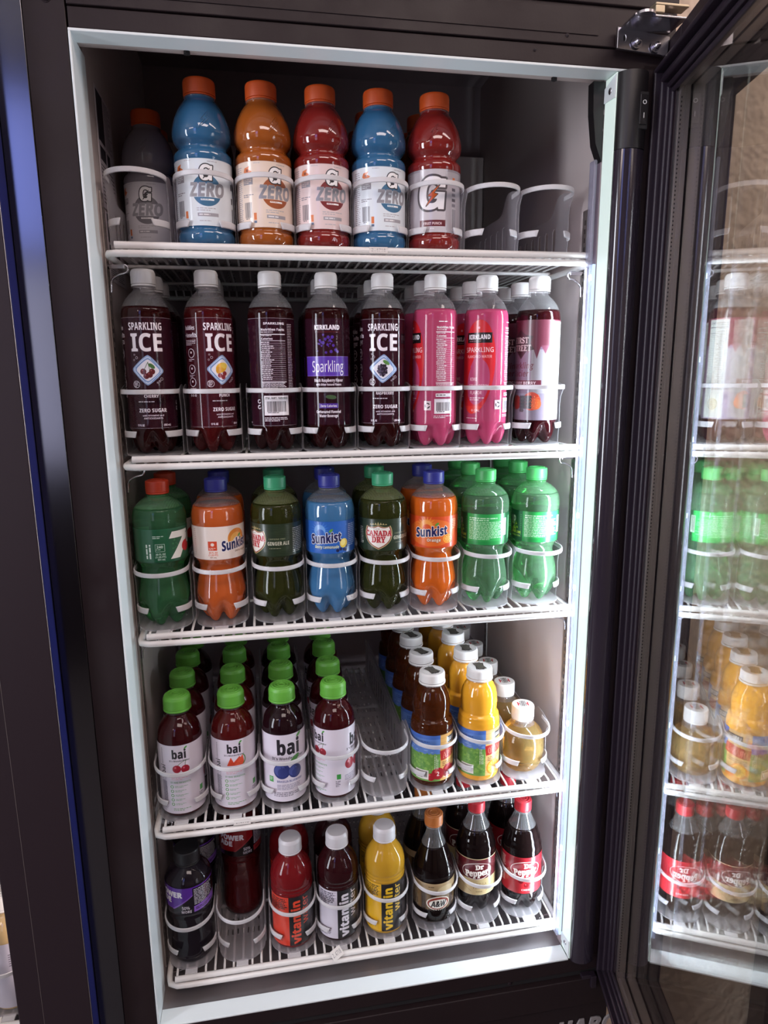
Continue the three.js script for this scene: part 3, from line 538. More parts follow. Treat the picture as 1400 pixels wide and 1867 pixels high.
L.kirkPink = label(0.0336, 0.151, (x, h, c) => {
  x.clearRect(-c / 2, 0, c, h); R(x, 'rgba(240,150,180,0.04)', -c / 2, 0, c, h);
  x.save(); x.beginPath(); x.ellipse(0, 70, 29, 70, 0.1, 0, 7); x.clip(); R(x, '#c8232c', -40, 0, 80, 145); ell(x, '#b3476f', 3, 92, 18, 34, 0.15); poly(x, '#b3476f', [[-10, 70], [6, 40], [14, 72]]); R(x, '#d8352c', -40, 128, 80, 20); x.restore();
  ell(x, '#e79aa8', 4, 12, 1.8); R(x, '#1d1518', -16, 19, 40, 15); W(x, 'KIRKLAND', 4, 28.5, 6.6, 35, WHT, { fat: 0.3 }); fine(x, -12, 31, 32, 1, 1.8, '#b98a8f');
  W(x, 'SPARKLING', 4, 47.5, 7, 46, '#f3dfe2', { bold: false }); W(x, 'FLAVORED WATER', 4, 56, 4, 40, '#ecc9cf', { bold: false });
  W(x, 'KIWI', -4, 90, 5, 12, '#f0d3da', { bold: false }); W(x, 'STRAWBERRY', 4, 100, 5, 32, '#f0d3da', { bold: false }); W(x, 'FLAVOR', 0, 110, 5, 20, '#f0d3da', { bold: false }); fine(x, -10, 115, 26, 2, 3, '#f0d3da');
  W(x, '0 CAL', 0, 136, 3.4, 14, '#f0d3da', { bold: false }); fine(x, -18, 146, 34, 1, 2, '#f0d3da');
  // facts panel, bar code, recycling mark a quarter turn on
  fine(x, 52, 3, 24, 1, 3, WHT); facts(x, 48, 9, 32, 94, WHT);
  R(x, WHT, 48, 108, 26, 5); fine(x, 49, 109.6, 24, 1, 3, '#402028'); R(x, WHT, 46, 116, 28, 22); bars(x, 49, 121, 22, 13, '#2b2228'); fine(x, 45, 141, 30, 2, 2.4, WHT);
  R(x, '#d6bcc4', 30, 119, 11, 14); x.strokeStyle = '#2b2228'; x.lineWidth = 1.8; for (let k = 0; k < 3; k++) { x.beginPath(); x.arc(35.5, 126, 3.4, k * 2.09 + 0.2, k * 2.09 + 1.6); x.stroke(); }
  fine(x, 96, 4, 5, 54, 2.6, WHT);
}, { clear: true, rough: 0.25 });
L.first = label(0.0336, 0.151, (x, h, c) => {
  R(x, '#5a2231', -c / 2, 0, c, 40); R(x, '#735c70', -c / 2, 40, c, 80); R(x, '#8b858b', 20, 44, 60, h - 44); R(x, '#7b7080', -c / 2, 110, c, h - 110);
  for (let k = 0; k < 12; k++) poly(x, k % 2 ? '#5a2231' : '#6e3a4b', [[-70 + k * 13, 38], [-57 + k * 13, 38], [-63 + k * 13, 44 + rnd() * 14]]);
  poly(x, '#3a1a22', [[0, 14], [10, 22], [22, 24], [18, 34], [24, 44], [12, 46], [2, 58], [-8, 47], [-22, 44], [-17, 34], [-22, 23], [-9, 22]]);
  W(x, 'FIRST', 0, 34, 9, 30, '#d9cfcb', { font: 'serif' }); W(x, 'STREET', 1, 45.5, 9, 36, '#d9cfcb', { font: 'serif' });
  W(x, 'Sparkling', 0, 72, 9, 46, '#5d1d2c', { skew: 0.15 }); W(x, 'Glacier', -2, 84, 9, 36, '#5d1d2c', { skew: 0.15 });
  R(x, '#5d1d2c', -30, 90, 66, 8); W(x, 'CHERRY BERRY', 4, 96.2, 4.6, 48, '#d9c6cc'); fine(x, -26, 101, 58, 2, 2.6, '#6d4a58');
  for (const [a, b, r, col] of [[22, 122, 14, '#b83a22'], [-6, 124, 11, '#8d2a26'], [28, 126, 9, '#cf5a30']]) ell(x, col, a, b, r); for (let k = 0; k < 26; k++) ell(x, k % 3 ? '#241822' : '#46323e', 4 + (k % 6) * 3.2, 116 + Math.floor(k / 6) * 5, 2.7);
  for (let k = 0; k < 20; k++) ell(x, '#e8a06a', 16 + rnd() * 18, 112 + rnd() * 20, 0.5);
  R(x, '#b9bab2', 52, 2, 32, h - 4); facts(x, 54, 4, 28, 104, '#3b3a3c'); x.strokeStyle = '#7a6a3a'; x.lineWidth = 0.8; x.beginPath(); x.arc(68, 128, 8, 0, 7); x.stroke(); fine(x, 62, 122, 12, 6, 2.2, '#7a6a3a');
}, { rough: 0.35 });
// sodas
L.seven = label(0.0384, 0.05, (x, h, c) => {
  R(x, '#1f5b3d', -c / 2, 0, c, h); R(x, '#27684a', -c / 2, 0, c, 1.2); R(x, '#174a30', -c / 2, h - 1.2, c, 1.2);
  for (let k = 0; k < 60; k++) ell(x, 'rgba(120,190,110,0.35)', 8 + rnd() * 50, 4 + rnd() * 42, 0.5 + rnd());
  const seven = [[-14, 5], [17, 5], [17, 13], [-2, 46], [-18, 46], [4, 15], [-19, 15]];
  x.save(); x.translate(22, 0); poly(x, '#eef0ea', seven, '#123b28', 1.2); ell(x, '#c21f22', 11, 30, 8.6); W(x, 'UP', 23, 26, 16, 17, '#f4f4ef', { stroke: '#2c2a20', sw: 2.4, skew: -0.1 }); x.restore();
  x.save(); x.translate(-122, 0); poly(x, '#eef0ea', seven, '#123b28', 1.2); ell(x, '#c21f22', 11, 30, 8.6); W(x, 'UP', 23, 26, 16, 17, '#f4f4ef', { stroke: '#2c2a20', sw: 2.4, skew: -0.1 }); x.restore();
  const w = '#d4e2d6'; fine(x, -20, 10, 17, 2, 2.4, w); R(x, w, -17, 22, 13, 0.5); R(x, w, -17, 22, 0.5, 11); R(x, w, -4, 22, 0.5, 11); R(x, w, -17, 33, 13, 0.5); W(x, '240', -10.5, 28, 4.2, 9, w); fine(x, -16, 29.6, 11, 1, 2.4, w);
  W(x, '20 FL OZ', -10, 38.6, 2.8, 14, w); W(x, '(1.25 PT)', -10, 42.6, 2.8, 15, w); W(x, '591 mL', -9, 46.6, 2.8, 11, w); for (const a of [-31, -26]) { x.save(); x.translate(a, 44); x.rotate(-Math.PI / 2); fine(x, 0, 0, 36, 1, 4, w, 0.6); x.restore(); }
}, { rough: 0.28 });
function sunkist(bg, draw) { return label(0.0378, 0.0505, (x, h, c) => { R(x, bg, -c / 2, 0, c, h); draw(x, h, c); }, { rough: 0.3 }); }
function sunkistName(x, cx, base, w, edge = '#f3eee8') { x.save(); x.translate(cx, base); x.rotate(-0.09); W(x, 'Sunkist', 0, 0, 14.5, w, '#1f2257', { stroke: edge, sw: 2.6, skew: 0.08, fat: 1.1 }); ell(x, '#5d9a3f', w * 0.2, -18, 3.8, 1.8, -0.6); x.restore(); }
function sunRays(x, cx, cy, r, col, core) { for (let k = 0; k < 18; k++) { const a = k / 18 * 6.283; poly(x, col, [[cx + r * Math.cos(a - 0.13), cy + r * Math.sin(a - 0.13)], [cx + r * 1.75 * Math.cos(a), cy + r * 1.75 * Math.sin(a)], [cx + r * Math.cos(a + 0.13), cy + r * Math.sin(a + 0.13)]]); } ell(x, core, cx, cy, r); }
L.sunZero = sunkist('#e9dbd2', (x, h) => { ell(x, '#e28a2f', 26, 20, 15); ell(x, '#efb35c', 26, 22, 11); ell(x, '#e9dbd2', 27, 26, 8); sunkistName(x, 24, 35, 45); W(x, 'zero sugar', 34, 41, 3.4, 24, '#7a5a3a'); R(x, '#cf4a2c', -18, 22, 13, 14); ell(x, '#e9dbd2', -11.5, 27, 2.6); fine(x, -17, 32, 11, 2, 2, '#e9dbd2'); W(x, '20 FL OZ', -11, 40.5, 2.6, 13, '#cf4a2c'); W(x, '(1.25 PT)', -11, 44.3, 2.6, 14, '#cf4a2c'); W(x, '591 mL', -11, 48, 2.4, 10, '#8a5a4a'); fine(x, -44, 4, 4, 14, 3, '#c9aea2'); });
L.sunBlue = sunkist('#2a62b8', (x, h) => { sunRays(x, -10, 14, 9, '#3b78cc', '#6d9fdd'); ell(x, '#2a62b8', -9, 18, 6); sunkistName(x, -1, 33, 49); W(x, 'Berry Lemonade', 0, 42, 4.6, 38, '#dfe3c8', { skew: 0.15, stroke: '#31507c', sw: 1.4 }); ell(x, '#e3c34a', 27, 35, 6.4, 7.4, 0.4); ell(x, '#f0de86', 26, 34, 4, 5, 0.4); for (const [a, b] of [[22, 44], [28, 45], [33, 41], [31, 46], [17, 46]]) ell(x, '#22264f', a, b, 2.6); R(x, '#2353a0', 34, 0, 26, h); fine(x, 36, 6, 20, 12, 3, '#9fb6dc'); });
L.sunOrange = sunkist('#d24a1e', (x, h) => { ell(x, '#e06a28', 0, 26, 40, 22); sunRays(x, -8, 15, 10, '#e58a35', '#ee9c44'); ell(x, '#d8551f', -7, 19, 7); sunkistName(x, 0, 31, 52); W(x, 'Orange', 4, 40, 5, 22, '#f4e6d4', { stroke: '#8a3a18', sw: 1.2 }); ell(x, '#f0a23a', 27, 36, 8.5, 7.5); ell(x, '#e07a22', 27, 36, 6.6, 5.6); for (let k = 0; k < 8; k++) { const a = k / 8 * 6.28; poly(x, '#f6c46a', [[27, 36], [27 + 5.8 * Math.cos(a), 36 + 4.9 * Math.sin(a)], [27 + 5.8 * Math.cos(a + 0.45), 36 + 4.9 * Math.sin(a + 0.45)]]); } fine(x, 34, 6, 14, 6, 2.8, '#f0c0a0'); });
L.canada = label(0.0384, 0.05, (x, h, c) => {
  R(x, '#22301f', -c / 2, 0, c, h); x.strokeStyle = 'rgba(150,165,120,0.16)'; x.lineWidth = 0.35; for (let k = 0; k < 22; k++) { x.beginPath(); for (let a = -c / 2; a <= c / 2; a += 4) x.lineTo(a, k * 2.4 + 1.4 * Math.sin(a / 9 + k)); x.stroke(); }
  const sh = (s, col) => { x.save(); x.scale(s, s); x.beginPath(); x.moveTo(-17, -14); x.quadraticCurveTo(-9, -10, 0, -15); x.quadraticCurveTo(9, -10, 17, -14); x.quadraticCurveTo(22, -4, 18, 6); x.quadraticCurveTo(14, 14, 0, 20); x.quadraticCurveTo(-14, 14, -18, 6); x.quadraticCurveTo(-22, -4, -17, -14); x.fillStyle = col; x.fill(); x.restore(); };
  x.save(); x.translate(0, 26); sh(1.12, '#b8a877'); sh(1.05, '#7d1f24'); sh(0.98, '#e9e4dc');
  for (let k = -3; k <= 3; k++) poly(x, '#b8a877', [[k * 4 - 2, -17], [k * 4, -22 + Math.abs(k)], [k * 4 + 2, -17]]); fine(x, -12, -11, 24, 1, 2, '#8a8578');
  W(x, 'CANADA', 0, 0, 8, 42, '#b52a33', { font: 'serif', stroke: '#e9e4dc', sw: 1.6, fat: 0.9 }); W(x, 'DRY', 0, 10.5, 8.6, 22, '#b52a33', { font: 'serif', fat: 0.9 }); x.restore();
  W(x, 'CAFFEINE FREE', 39, 24, 2, 26, '#a9a888', { bold: false }); W(x, 'GINGER ALE', 41, 32.5, 5.4, 34, '#cfcbb8'); fine(x, 27, 37, 30, 1, 2, '#8f8e76');
  fine(x, 64, 8, 26, 14, 2.8, '#b9bcb2'); fine(x, -36, 14, 9, 10, 2.8, '#c3c6bc'); W(x, '20', -31, 40, 4, 7, '#c3c6bc');
}, { rough: 0.3 });
L.greenSoda = label(0.0384, 0.05, (x, h, c) => {
  R(x, '#174c2c', -c / 2, 0, c, h); W(x, 'UP', -40, 24, 15, 16, '#cfe0c6', { stroke: '#23402a', sw: 1.5 }); for (let k = 0; k < 36; k++) ell(x, k % 2 ? '#a3b93c' : '#5f9a3c', -54 + rnd() * 26, 20 + rnd() * 20, 0.8 + rnd() * 1.4); W(x, 'LEMON LIME', -34, 38, 4, 26, '#c9d24a'); W(x, 'FLAVORED SODA', -34, 43, 2.6, 24, '#a9c04a'); fine(x, -22, 6, 2.4, 13, 3, '#3b8a4c');
  R(x, '#2b9a4a', -18, 0, 66, h); fine(x, -14, 6, 54, 2, 3.2, '#c4e6c6', 0.5); fine(x, -15, 12.5, 58, 12, 2.5, '#b4dfb8', 0.5); R(x, '#238a42', -18, 44, 66, 6); R(x, '#dfe8dc', 44, 8, 8, 28); bars(x, 45, 9, 6, 24, '#405a44'); fine(x, 58, 6, 34, 16, 2.4, '#8fc79a');
}, { rough: 0.3 });
// coconut-style flavoured waters
function baiLabel(fruit, opt = {}) {
  return label(0.0346, 0.118, (x, h, c) => {
    R(x, '#ded6e2', -c / 2, 0, c, h); R(x, '#cbbfd0', -c / 2, 0, c, 0.6);
    const name = (cx, base, s) => { W(x, 'bai', cx, base, 16.5 * s, 27 * s, '#232027', { fat: 0.9 * s }); ell(x, '#4f9a45', cx + 12.4 * s, base - 20 * s, 3.6 * s, 1.6 * s, -0.7); W(x, "It's WonderWater", cx, base + 6.5 * s, 3.4 * s, 37 * s, '#3a363f'); };
    const art = (cx, cy, s) => { x.save(); x.translate(cx, cy); x.scale(s, s);
      if (fruit === 'cherry') { for (const [a, b] of [[-8, 4], [8, 5]]) { ell(x, '#a51d33', a, b, 8); ell(x, '#d9687a', a - 2.6, b - 3, 2); } x.strokeStyle = '#4c6a3a'; x.lineWidth = 0.9; x.beginPath(); x.moveTo(-6, -3); x.quadraticCurveTo(0, -10, 11, -14); x.moveTo(8, -3); x.quadraticCurveTo(8, -10, 11, -14); x.stroke(); }
      if (fruit === 'melon') { poly(x, '#d4472c', [[-17, 9], [-9, -9], [-4, 2], [8, -10], [15, 9]]); poly(x, '#e2573a', [[-4, 9], [14, -12], [17, 8]]); x.strokeStyle = '#5e8e4a'; x.lineWidth = 2; x.beginPath(); x.arc(6, -2, 13, -0.9, 0.9); x.stroke(); for (let k = 0; k < 7; k++) ell(x, '#6a2018', -8 + k * 3, 3 + (k % 3), 0.5); }
      if (fruit === 'blue') { for (const [a, b, r] of [[-7, 3, 10.5], [10, 5, 9]]) { ell(x, '#2f3877', a, b, r); ell(x, '#4b5699', a - 2.5, b - 1, r * 0.66, r * 0.7, 0.3); ell(x, '#363f80', a + 1, b + 2, r * 0.6); for (let k = 0; k < 6; k++) poly(x, '#20254f', [[a + 2 + 2.6 * Math.cos(k), b - r * 0.55 + 1.6 * Math.sin(k)], [a + 2 + 4 * Math.cos(k + 0.4), b - r * 0.55 + 2.6 * Math.sin(k + 0.4)], [a + 2 + 2.6 * Math.cos(k + 0.8), b - r * 0.55 + 1.6 * Math.sin(k + 0.8)]]); } ell(x, '#4f8a45', 10, -12, 8, 3.2, -0.7); }
      x.restore(); };
    if (fruit === 'blue') {
      name(3, 34, 1.5); art(0, 60, 1.3); W(x, 'BRASILIA BLUEBERRY', 4, 84, 3.6, 44, '#4a4a86'); fine(x, -18, 88, 46, 4, 2.6, '#8d86a0'); fine(x, -24, 102, 54, 3, 2.8, '#5a5562');
      R(x, '#3f9a48', -32, 74, 8, 10); fine(x, -31, 76, 6, 3, 2.2, '#dff0df');
    } else {
      name(0, 22, 0.86); art(2, 37, 0.82); fine(x, -14, 50, 30, 1, 3, '#b07a86'); fine(x, -14, 55, 28, 2, 2.6, '#d8a6ae');
      W(x, 'IT HAS BENEFITS', 0, 65, 2.8, 32, '#6f9a72'); for (let k = 0; k < 5; k++) { x.strokeStyle = '#4f9a45'; x.lineWidth = 1; x.beginPath(); x.arc(-14, 71 + k * 7.6, 2.2, 0, 7); x.stroke(); fine(x, -9.5, 69.5 + k * 7.6, 15 + rnd() * 8, 2, 2, '#7fa884'); } fine(x, -14, 109, 30, 2, 2.6, '#6fa06f');
      x.save(); x.translate(-24, 42); x.rotate(-Math.PI / 2); W(x, 'bai', 0, 0, 9, 16, '#232027'); x.restore(); fine(x, -30, 6, 2.4, 12, 2.6, '#6a6472'); fine(x, -32, 50, 10, 22, 2.8, '#8c8694'); bars(x, -32, 62, 9, 40, '#6a6472');
      R(x, '#3f9a48', 32, 80, 7, 9); name(72, 33, 1.2); art(66, 60, 1.2); fine(x, 46, 84, 40, 4, 2.6, '#8d86a0'); fine(x, 30, 92, 9, 4, 3, '#5a5562');
    }
  }, { rough: 0.34 });
}
L.baiCherry = baiLabel('cherry'); L.baiMelon = baiLabel('melon'); L.baiBlue = baiLabel('blue');
function juiceLabel(kind) {
  return label(0.0366, 0.084, (x, h, c) => {
    R(x, '#6a9a48', -c / 2, 33, c, h - 33); R(x, '#5d83c6', -c / 2, 0, c, 34); R(x, '#3f66b4', -c / 2, 0, c, 7); fine(x, -38, 11, 26, 2, 3.4, '#2f52a0', 0.55);
    for (let k = 0; k < 500; k++) ell(x, ['#6a9c48', '#7aa84c', '#5c9042', '#86b056'][k % 4], -c / 2 + rnd() * c, 33 + rnd() * 48, 1.2 + rnd() * 1.6);
    for (let k = 0; k < 60; k++) ell(x, '#88a6da', -c / 2 + rnd() * c, 20 + rnd() * 12, 2 + rnd() * 3, 1);
    R(x, kind === 'apple' ? '#d9a860' : '#dfb476', 6, 0, 40, h); for (let k = 0; k < 14; k++) R(x, 'rgba(170,110,50,0.35)', 6, k * 6 + rnd() * 3, 40, 0.8);
    R(x, '#22232e', 20, 6, 30, 12); W(x, "LANGERS", 36, 15.4, 7, 28, '#f0ece6', { stroke: '#22232e', sw: 1 });
    x.save(); x.translate(24, 36); x.rotate(-0.1); R(x, '#b3261f', -18, -9, 44, 18); W(x, kind === 'apple' ? 'APPLE' : 'ORANGE', 5, 6, 11, 38, '#e8877a', { stroke: '#7d1512', sw: 0.8, font: 'serif' }); x.restore(); fine(x, 10, 50, 34, 3, 3, '#7a4a2a');
    if (kind === 'apple') { for (const [a, b, r] of [[2, 70, 11], [22, 68, 12], [36, 73, 10], [-10, 76, 7]]) { ell(x, '#a81f2a', a, b, r); ell(x, '#d35a5a', a - 3, b - 4, r * 0.3); } W(x, '2', 2, 74, 8, 5, '#f4e6e0'); fine(x, 12, 78, 26, 1, 3, '#f4e6e0'); } else { ell(x, '#e48a20', 22, 70, 14); ell(x, '#f2b640', 22, 70, 11.4); for (let k = 0; k < 9; k++) { const a = k / 9 * 6.28; x.strokeStyle = '#f8dc90'; x.lineWidth = 0.7; x.beginPath(); x.moveTo(22, 70); x.lineTo(22 + 11 * Math.cos(a), 70 + 11 * Math.sin(a)); x.stroke(); } ell(x, '#e07a1c', 38, 78, 9); }
    R(x, '#e4dfd8', -38, 64, 24, 17); bars(x, -36, 66, 20, 11, '#3a363a'); x.save(); x.translate(-4, 62); x.rotate(-Math.PI / 2); fine(x, 0, 0, 30, 3, 2.6, '#d8e2c8'); x.restore(); fine(x, -64, 36, 22, 12, 3, '#35502a');
  }, { rough: 0.3 });
}
L.apple = juiceLabel('apple'); L.orange = juiceLabel('orange');
function powerLabel(a, b, dark) {
  return label(0.0376, 0.05, (x, h, c) => {
    R(x, dark, -c / 2, 0, c, h); for (const o of [-118, 0]) { poly(x, a, [[o - 58, 4], [o + 30, 2], [o + 26, 14], [o - 8, 39], [o - 58, 44]]); poly(x, b, [[o + 26, 14], [o + 29, 14], [o - 6, 40], [o - 10, 40]]);
      W(x, 'POWER', o - 14, 17, 9.5, 46, '#ece8f0', { fat: 1 }); W(x, 'ADE', o - 24, 29, 9.5, 26, '#ece8f0', { fat: 1 }); W(x, '50%', o + 14, 40, 6.4, 13, '#d7d2dc'); W(x, 'MORE', o + 15, 46.5, 5, 17, '#d7d2dc'); }
    R(x, '#15121a', 26, 2, 46, 46); fine(x, 28, 5, 36, 11, 2.7, '#cfc9d6', 0.5); poly(x, b, [[27, 36], [72, 30], [72, 44], [27, 47]]); fine(x, 30, 39, 34, 2, 2.6, dark); R(x, a, -c / 2, 0, c, 2.6);
  }, { rough: 0.22 });
}
L.powPurple = powerLabel('#5b2b9c', '#8a5fc4', '#17121d'); L.powRed = powerLabel('#8d161c', '#a8343a', '#1c1013');
function vitLabel(col, txt, mark) {
  return label(0.0358, 0.094, (x, h, c) => {
    R(x, '#1c1a1e', -c / 2, 0, c, h); R(x, col, -46, 0, 40, h); for (let k = 0; k < 3; k++) R(x, '#1c1a1e', -44, 3 + k * 5.4, 36, 0.35); fine(x, -40, 4, 31, 7, 3.4, txt, 0.62); fine(x, -40, 74, 24, 6, 2.8, txt, 0.4);
    x.save(); x.translate(13, 92); x.rotate(-Math.PI / 2); W(x, 'vitamin', 43, 0, 15, 84, mark, { fat: 1.1 }); W(x, 'water', 62, 15.5, 13, 54, mark, { bold: false, fat: 0.2 }); x.restore();
    R(x, '#19181b', 34, 0, 30, h); fine(x, 36, 8, 22, 28, 2.9, '#8f8b92');
  }, { rough: 0.3 });
}
L.vitRed = vitLabel('#cf3a26', '#4a1410', '#e0492f'); L.vitWhite = vitLabel('#d3cdd9', '#4f4a58', '#e4dfe8'); L.vitYellow = vitLabel('#e0ad1f', '#4a3a10', '#ecc02c');
L.rootBeer = label(0.0378, 0.079, (x, h, c) => {
  R(x, '#54402f', -c / 2, 0, c, h); R(x, '#b29a74', -c / 2, 0, c, 14); for (let k = 0; k < 26; k++) R(x, k % 2 ? '#6e5638' : '#3f2f22', -c / 2 + k * 9.2, 14, 7, 40); R(x, '#2e211b', -c / 2, 54, c, h - 54);
  fine(x, -14, 6, 18, 1, 3, '#5a4a36'); ell(x, '#c9b48c', 18, 16, 16, 10);
  x.save(); x.translate(4, 40); ell(x, '#e6dccb', 0, 0, 22, 14); ell(x, '#8f3020', 0, 0, 20, 12); ell(x, '#e9e2d6', 0, 1, 17, 9); W(x, 'A&W', 0, 6, 11, 27, '#241a18', { skew: 0.15, fat: 1 }); x.restore();
  W(x, 'ROOT BEER', 8, 61, 4.4, 28, '#d9cdb8'); W(x, 'MADE WITH', 8, 66, 2.4, 16, '#b8a888'); W(x, 'AGED VANILLA', 4, 73, 5, 38, '#e0d6c4'); fine(x, -58, 10, 24, 20, 3, '#9c8a6a');
}, { rough: 0.25 });
function pepper(top, low, edge, extra) {
  return label(0.0364, 0.073, (x, h, c) => {
    R(x, top, -c / 2, 0, c, 40); R(x, low, -c / 2, 40, c, h - 40); R(x, edge, -c / 2, 0, c, 1.4); R(x, edge, -c / 2, h - 1.4, c, 1.4); extra(x, h, c);
    x.save(); x.translate(2, 26); x.rotate(-0.1); x.strokeStyle = '#e6dfd6'; x.lineWidth = 1.2; x.beginPath(); x.ellipse(0, -1, 27, 16, 0.05, 0, 7); x.stroke(); ell(x, top, 0, -1, 26.4, 15.4);
    W(x, 'Dr', 5, -5, 9, 15, '#efe9e0', { font: 'serif', fat: 1 }); W(x, 'Pepper', -1, 8, 11.5, 43, '#efe9e0', { font: 'serif', fat: 1.2, skew: 0.06 }); x.restore();
    fine(x, -62, 8, 26, 18, 3, '#c9bcae');
  }, { rough: 0.25 });
}
L.vanilla = pepper('#5c1a20', '#c4ad80', '#d2bf95', (x, h) => { W(x, 'VANILLA', 6, 53, 4.4, 28, '#6a5232', { font: 'serif', bold: false }); W(x, 'FLOAT', 6, 60, 4.4, 22, '#6a5232', { font: 'serif', bold: false }); x.strokeStyle = '#a08a58'; x.lineWidth = 1; x.beginPath(); x.moveTo(-34, 44); x.quadraticCurveTo(-20, 58, -8, 66); x.moveTo(44, 44); x.quadraticCurveTo(30, 58, 18, 66); x.stroke(); W(x, 'SODA', 6, 67.5, 3, 12, '#7a6242'); });
L.cherry = pepper('#8c1a24', '#a8232b', '#a8232b', (x) => { for (const [a, b] of [[-6, 48], [12, 51], [4, 56]]) { ell(x, '#6e1018', a, b, 4.6); ell(x, '#c85a5e', a - 1.4, b - 1.6, 1.1); } W(x, 'CHERRY', 6, 67, 3.4, 22, '#e0c4c0'); });
L.pale = label(0.0346, 0.118, (x, h, c) => { R(x, '#bdb6c4', -c / 2, 0, c, h); W(x, 'AC', 26, 60, 14, 22, '#4b4650', { skew: 0.2, tilt: -0.2 }); fine(x, -10, 20, 60, 6, 4, '#6a6472'); });
// ---------------------------------------------------------------- bottles
// liquids: [surface colour, share that lets light straight through, tint at the given depth]
function liquid(color, through, tint, depth, rough = 0.05) {
  return std(lin(...color), rough, 0, through ? { transmission: through, thickness: 0.05, ior: 1.35, attenuationColor: lin(...tint), attenuationDistance: depth } : { clearcoat: 0.6, clearcoatRoughness: 0.06, ior: 1.45 });
}
const Q = {
  blueIce: liquid([0.03, 0.12, 0.25], 0), orangeIce: liquid([0.32, 0.08, 0.012], 0), redPunch: liquid([0.19, 0.014, 0.012], 0), greyIce: liquid([0.24, 0.22, 0.26], 0),
  darkCherry: liquid([0.075, 0.008, 0.009], 0.74, [0.5, 0.05, 0.06], 0.02), darkRed: liquid([0.15, 0.01, 0.012], 0.66, [0.6, 0.05, 0.06], 0.02), purpleRed: liquid([0.07, 0.007, 0.009], 0.76, [0.42, 0.04, 0.06], 0.02),
  pink: liquid([0.56, 0.07, 0.17], 0.28, [0.85, 0.2, 0.35], 0.04), plum: liquid([0.07, 0.008, 0.012], 0.72, [0.4, 0.04, 0.06], 0.02),
  green: liquid([0.36, 0.66, 0.4], 0.86, [0.58, 0.94, 0.62], 0.06), greenDark: liquid([0.12, 0.4, 0.18], 0.78, [0.4, 0.86, 0.5], 0.06), olive: liquid([0.085, 0.095, 0.02], 0.76, [0.5, 0.55, 0.2], 0.05),
  orangeSoda: liquid([0.55, 0.1, 0.01], 0), orangeSoda2: liquid([0.48, 0.09, 0.018], 0), blueSoda: liquid([0.045, 0.15, 0.31], 0),
  berry: liquid([0.09, 0.008, 0.012], 0.6, [0.4, 0.05, 0.06], 0.02), melon: liquid([0.16, 0.012, 0.012], 0.55, [0.5, 0.06, 0.06], 0.02), blueberry: liquid([0.04, 0.01, 0.016], 0.7, [0.3, 0.05, 0.08], 0.02),
  appleDark: liquid([0.16, 0.035, 0.008], 0.72, [0.75, 0.3, 0.1], 0.03), orangeJuice: liquid([0.75, 0.34, 0.025], 0), appleClear: liquid([0.72, 0.5, 0.19], 0.86, [0.9, 0.68, 0.32], 0.07),
  grape: liquid([0.02, 0.014, 0.022], 0.4, [0.2, 0.1, 0.2], 0.02), fruitRed: liquid([0.1, 0.006, 0.008], 0.3, [0.4, 0.03, 0.04], 0.02),
  vitRed: liquid([0.3, 0.015, 0.02], 0.5, [0.7, 0.06, 0.07], 0.03), vitDark: liquid([0.06, 0.01, 0.014], 0.6, [0.35, 0.06, 0.07], 0.02), vitYellow: liquid([0.62, 0.34, 0.03], 0.25, [0.9, 0.62, 0.1], 0.04),
  cola: liquid([0.012, 0.006, 0.006], 0.55, [0.2, 0.07, 0.04], 0.02), paleJuice: liquid([0.5, 0.34, 0.16], 0),
};
const P = {
  clear: std(lin(0.93, 0.92, 0.93), 0.05, 0, { transmission: 0.93, thickness: 0, ior: 1.5 }), greenClear: std(lin(0.4, 0.82, 0.46), 0.05, 0, { transmission: 0.85, thickness: 0, ior: 1.5 }), oliveClear: std(lin(0.5, 0.56, 0.25), 0.05, 0, { transmission: 0.85, thickness: 0, ior: 1.5 }),
  capOrange: std(lin(0.62, 0.085, 0.012), 0.42), capWhite: std(lin(0.76, 0.73, 0.71), 0.42), capRed: std(lin(0.62, 0.055, 0.018), 0.4), capBlue: std(lin(0.03, 0.035, 0.27), 0.4), capTeal: std(lin(0.05, 0.36, 0.17), 0.4), capGreen: std(lin(0.06, 0.4, 0.1), 0.4),
  capLime: std(lin(0.13, 0.42, 0.05), 0.42), capMilk: std(lin(0.74, 0.71, 0.74), 0.36, 0, { transmission: 0.15, thickness: 0 }), capBrown: std(lin(0.42, 0.13, 0.03), 0.4), capCrimson: std(lin(0.42, 0.02, 0.03), 0.4), capBlack: std(lin(0.014, 0.013, 0.016), 0.4),
};
const petals = (n, top, depth, rise) => (a, r, y) => { if (y > top) return [r, y]; const gap = Math.pow(Math.abs(Math.cos(n * a / 2)), 3), k = 1 - y / top; return [r * (1 - depth * gap * k), y + rise * gap * k * Math.min(1, r / 0.02)]; };
// one shape per kind of bottle
function capGeo(r, y0, y1, o = {}) {
  const h = y1 - y0, pts = smooth([[0, y0, 1], [r * 0.96, y0, 1], [r, y0 + 0.0008, 1], [r, y1 - (o.round ?? 0.002), 1], [r * (o.top ?? 0.95), y1 - 0.0002], [r * (o.top ?? 0.95) - 0.002, y1, 1], ...(o.rings ? o.rings.flatMap((q) => [[r * q + 0.0012, y1 - 0.0001], [r * q + 0.0006, y1 + 0.0009], [r * q - 0.0006, y1 + 0.0009], [r * q - 0.0012, y1 - 0.0001]]) : []), [0, y1]], 0.001);
  const k = o.knurl ?? 60, amp = o.amp ?? 0.00035;
  return revolve(pts, o.knurl === 0 ? 40 : k * 2, o.knurl === 0 ? undefined : (a, q, y) => (q > r * 0.98 && y > y0 + 0.002 && y < y1 - 0.001 ? [q - amp * (0.5 + 0.5 * Math.cos(k * a)), y] : [q, y]));
}
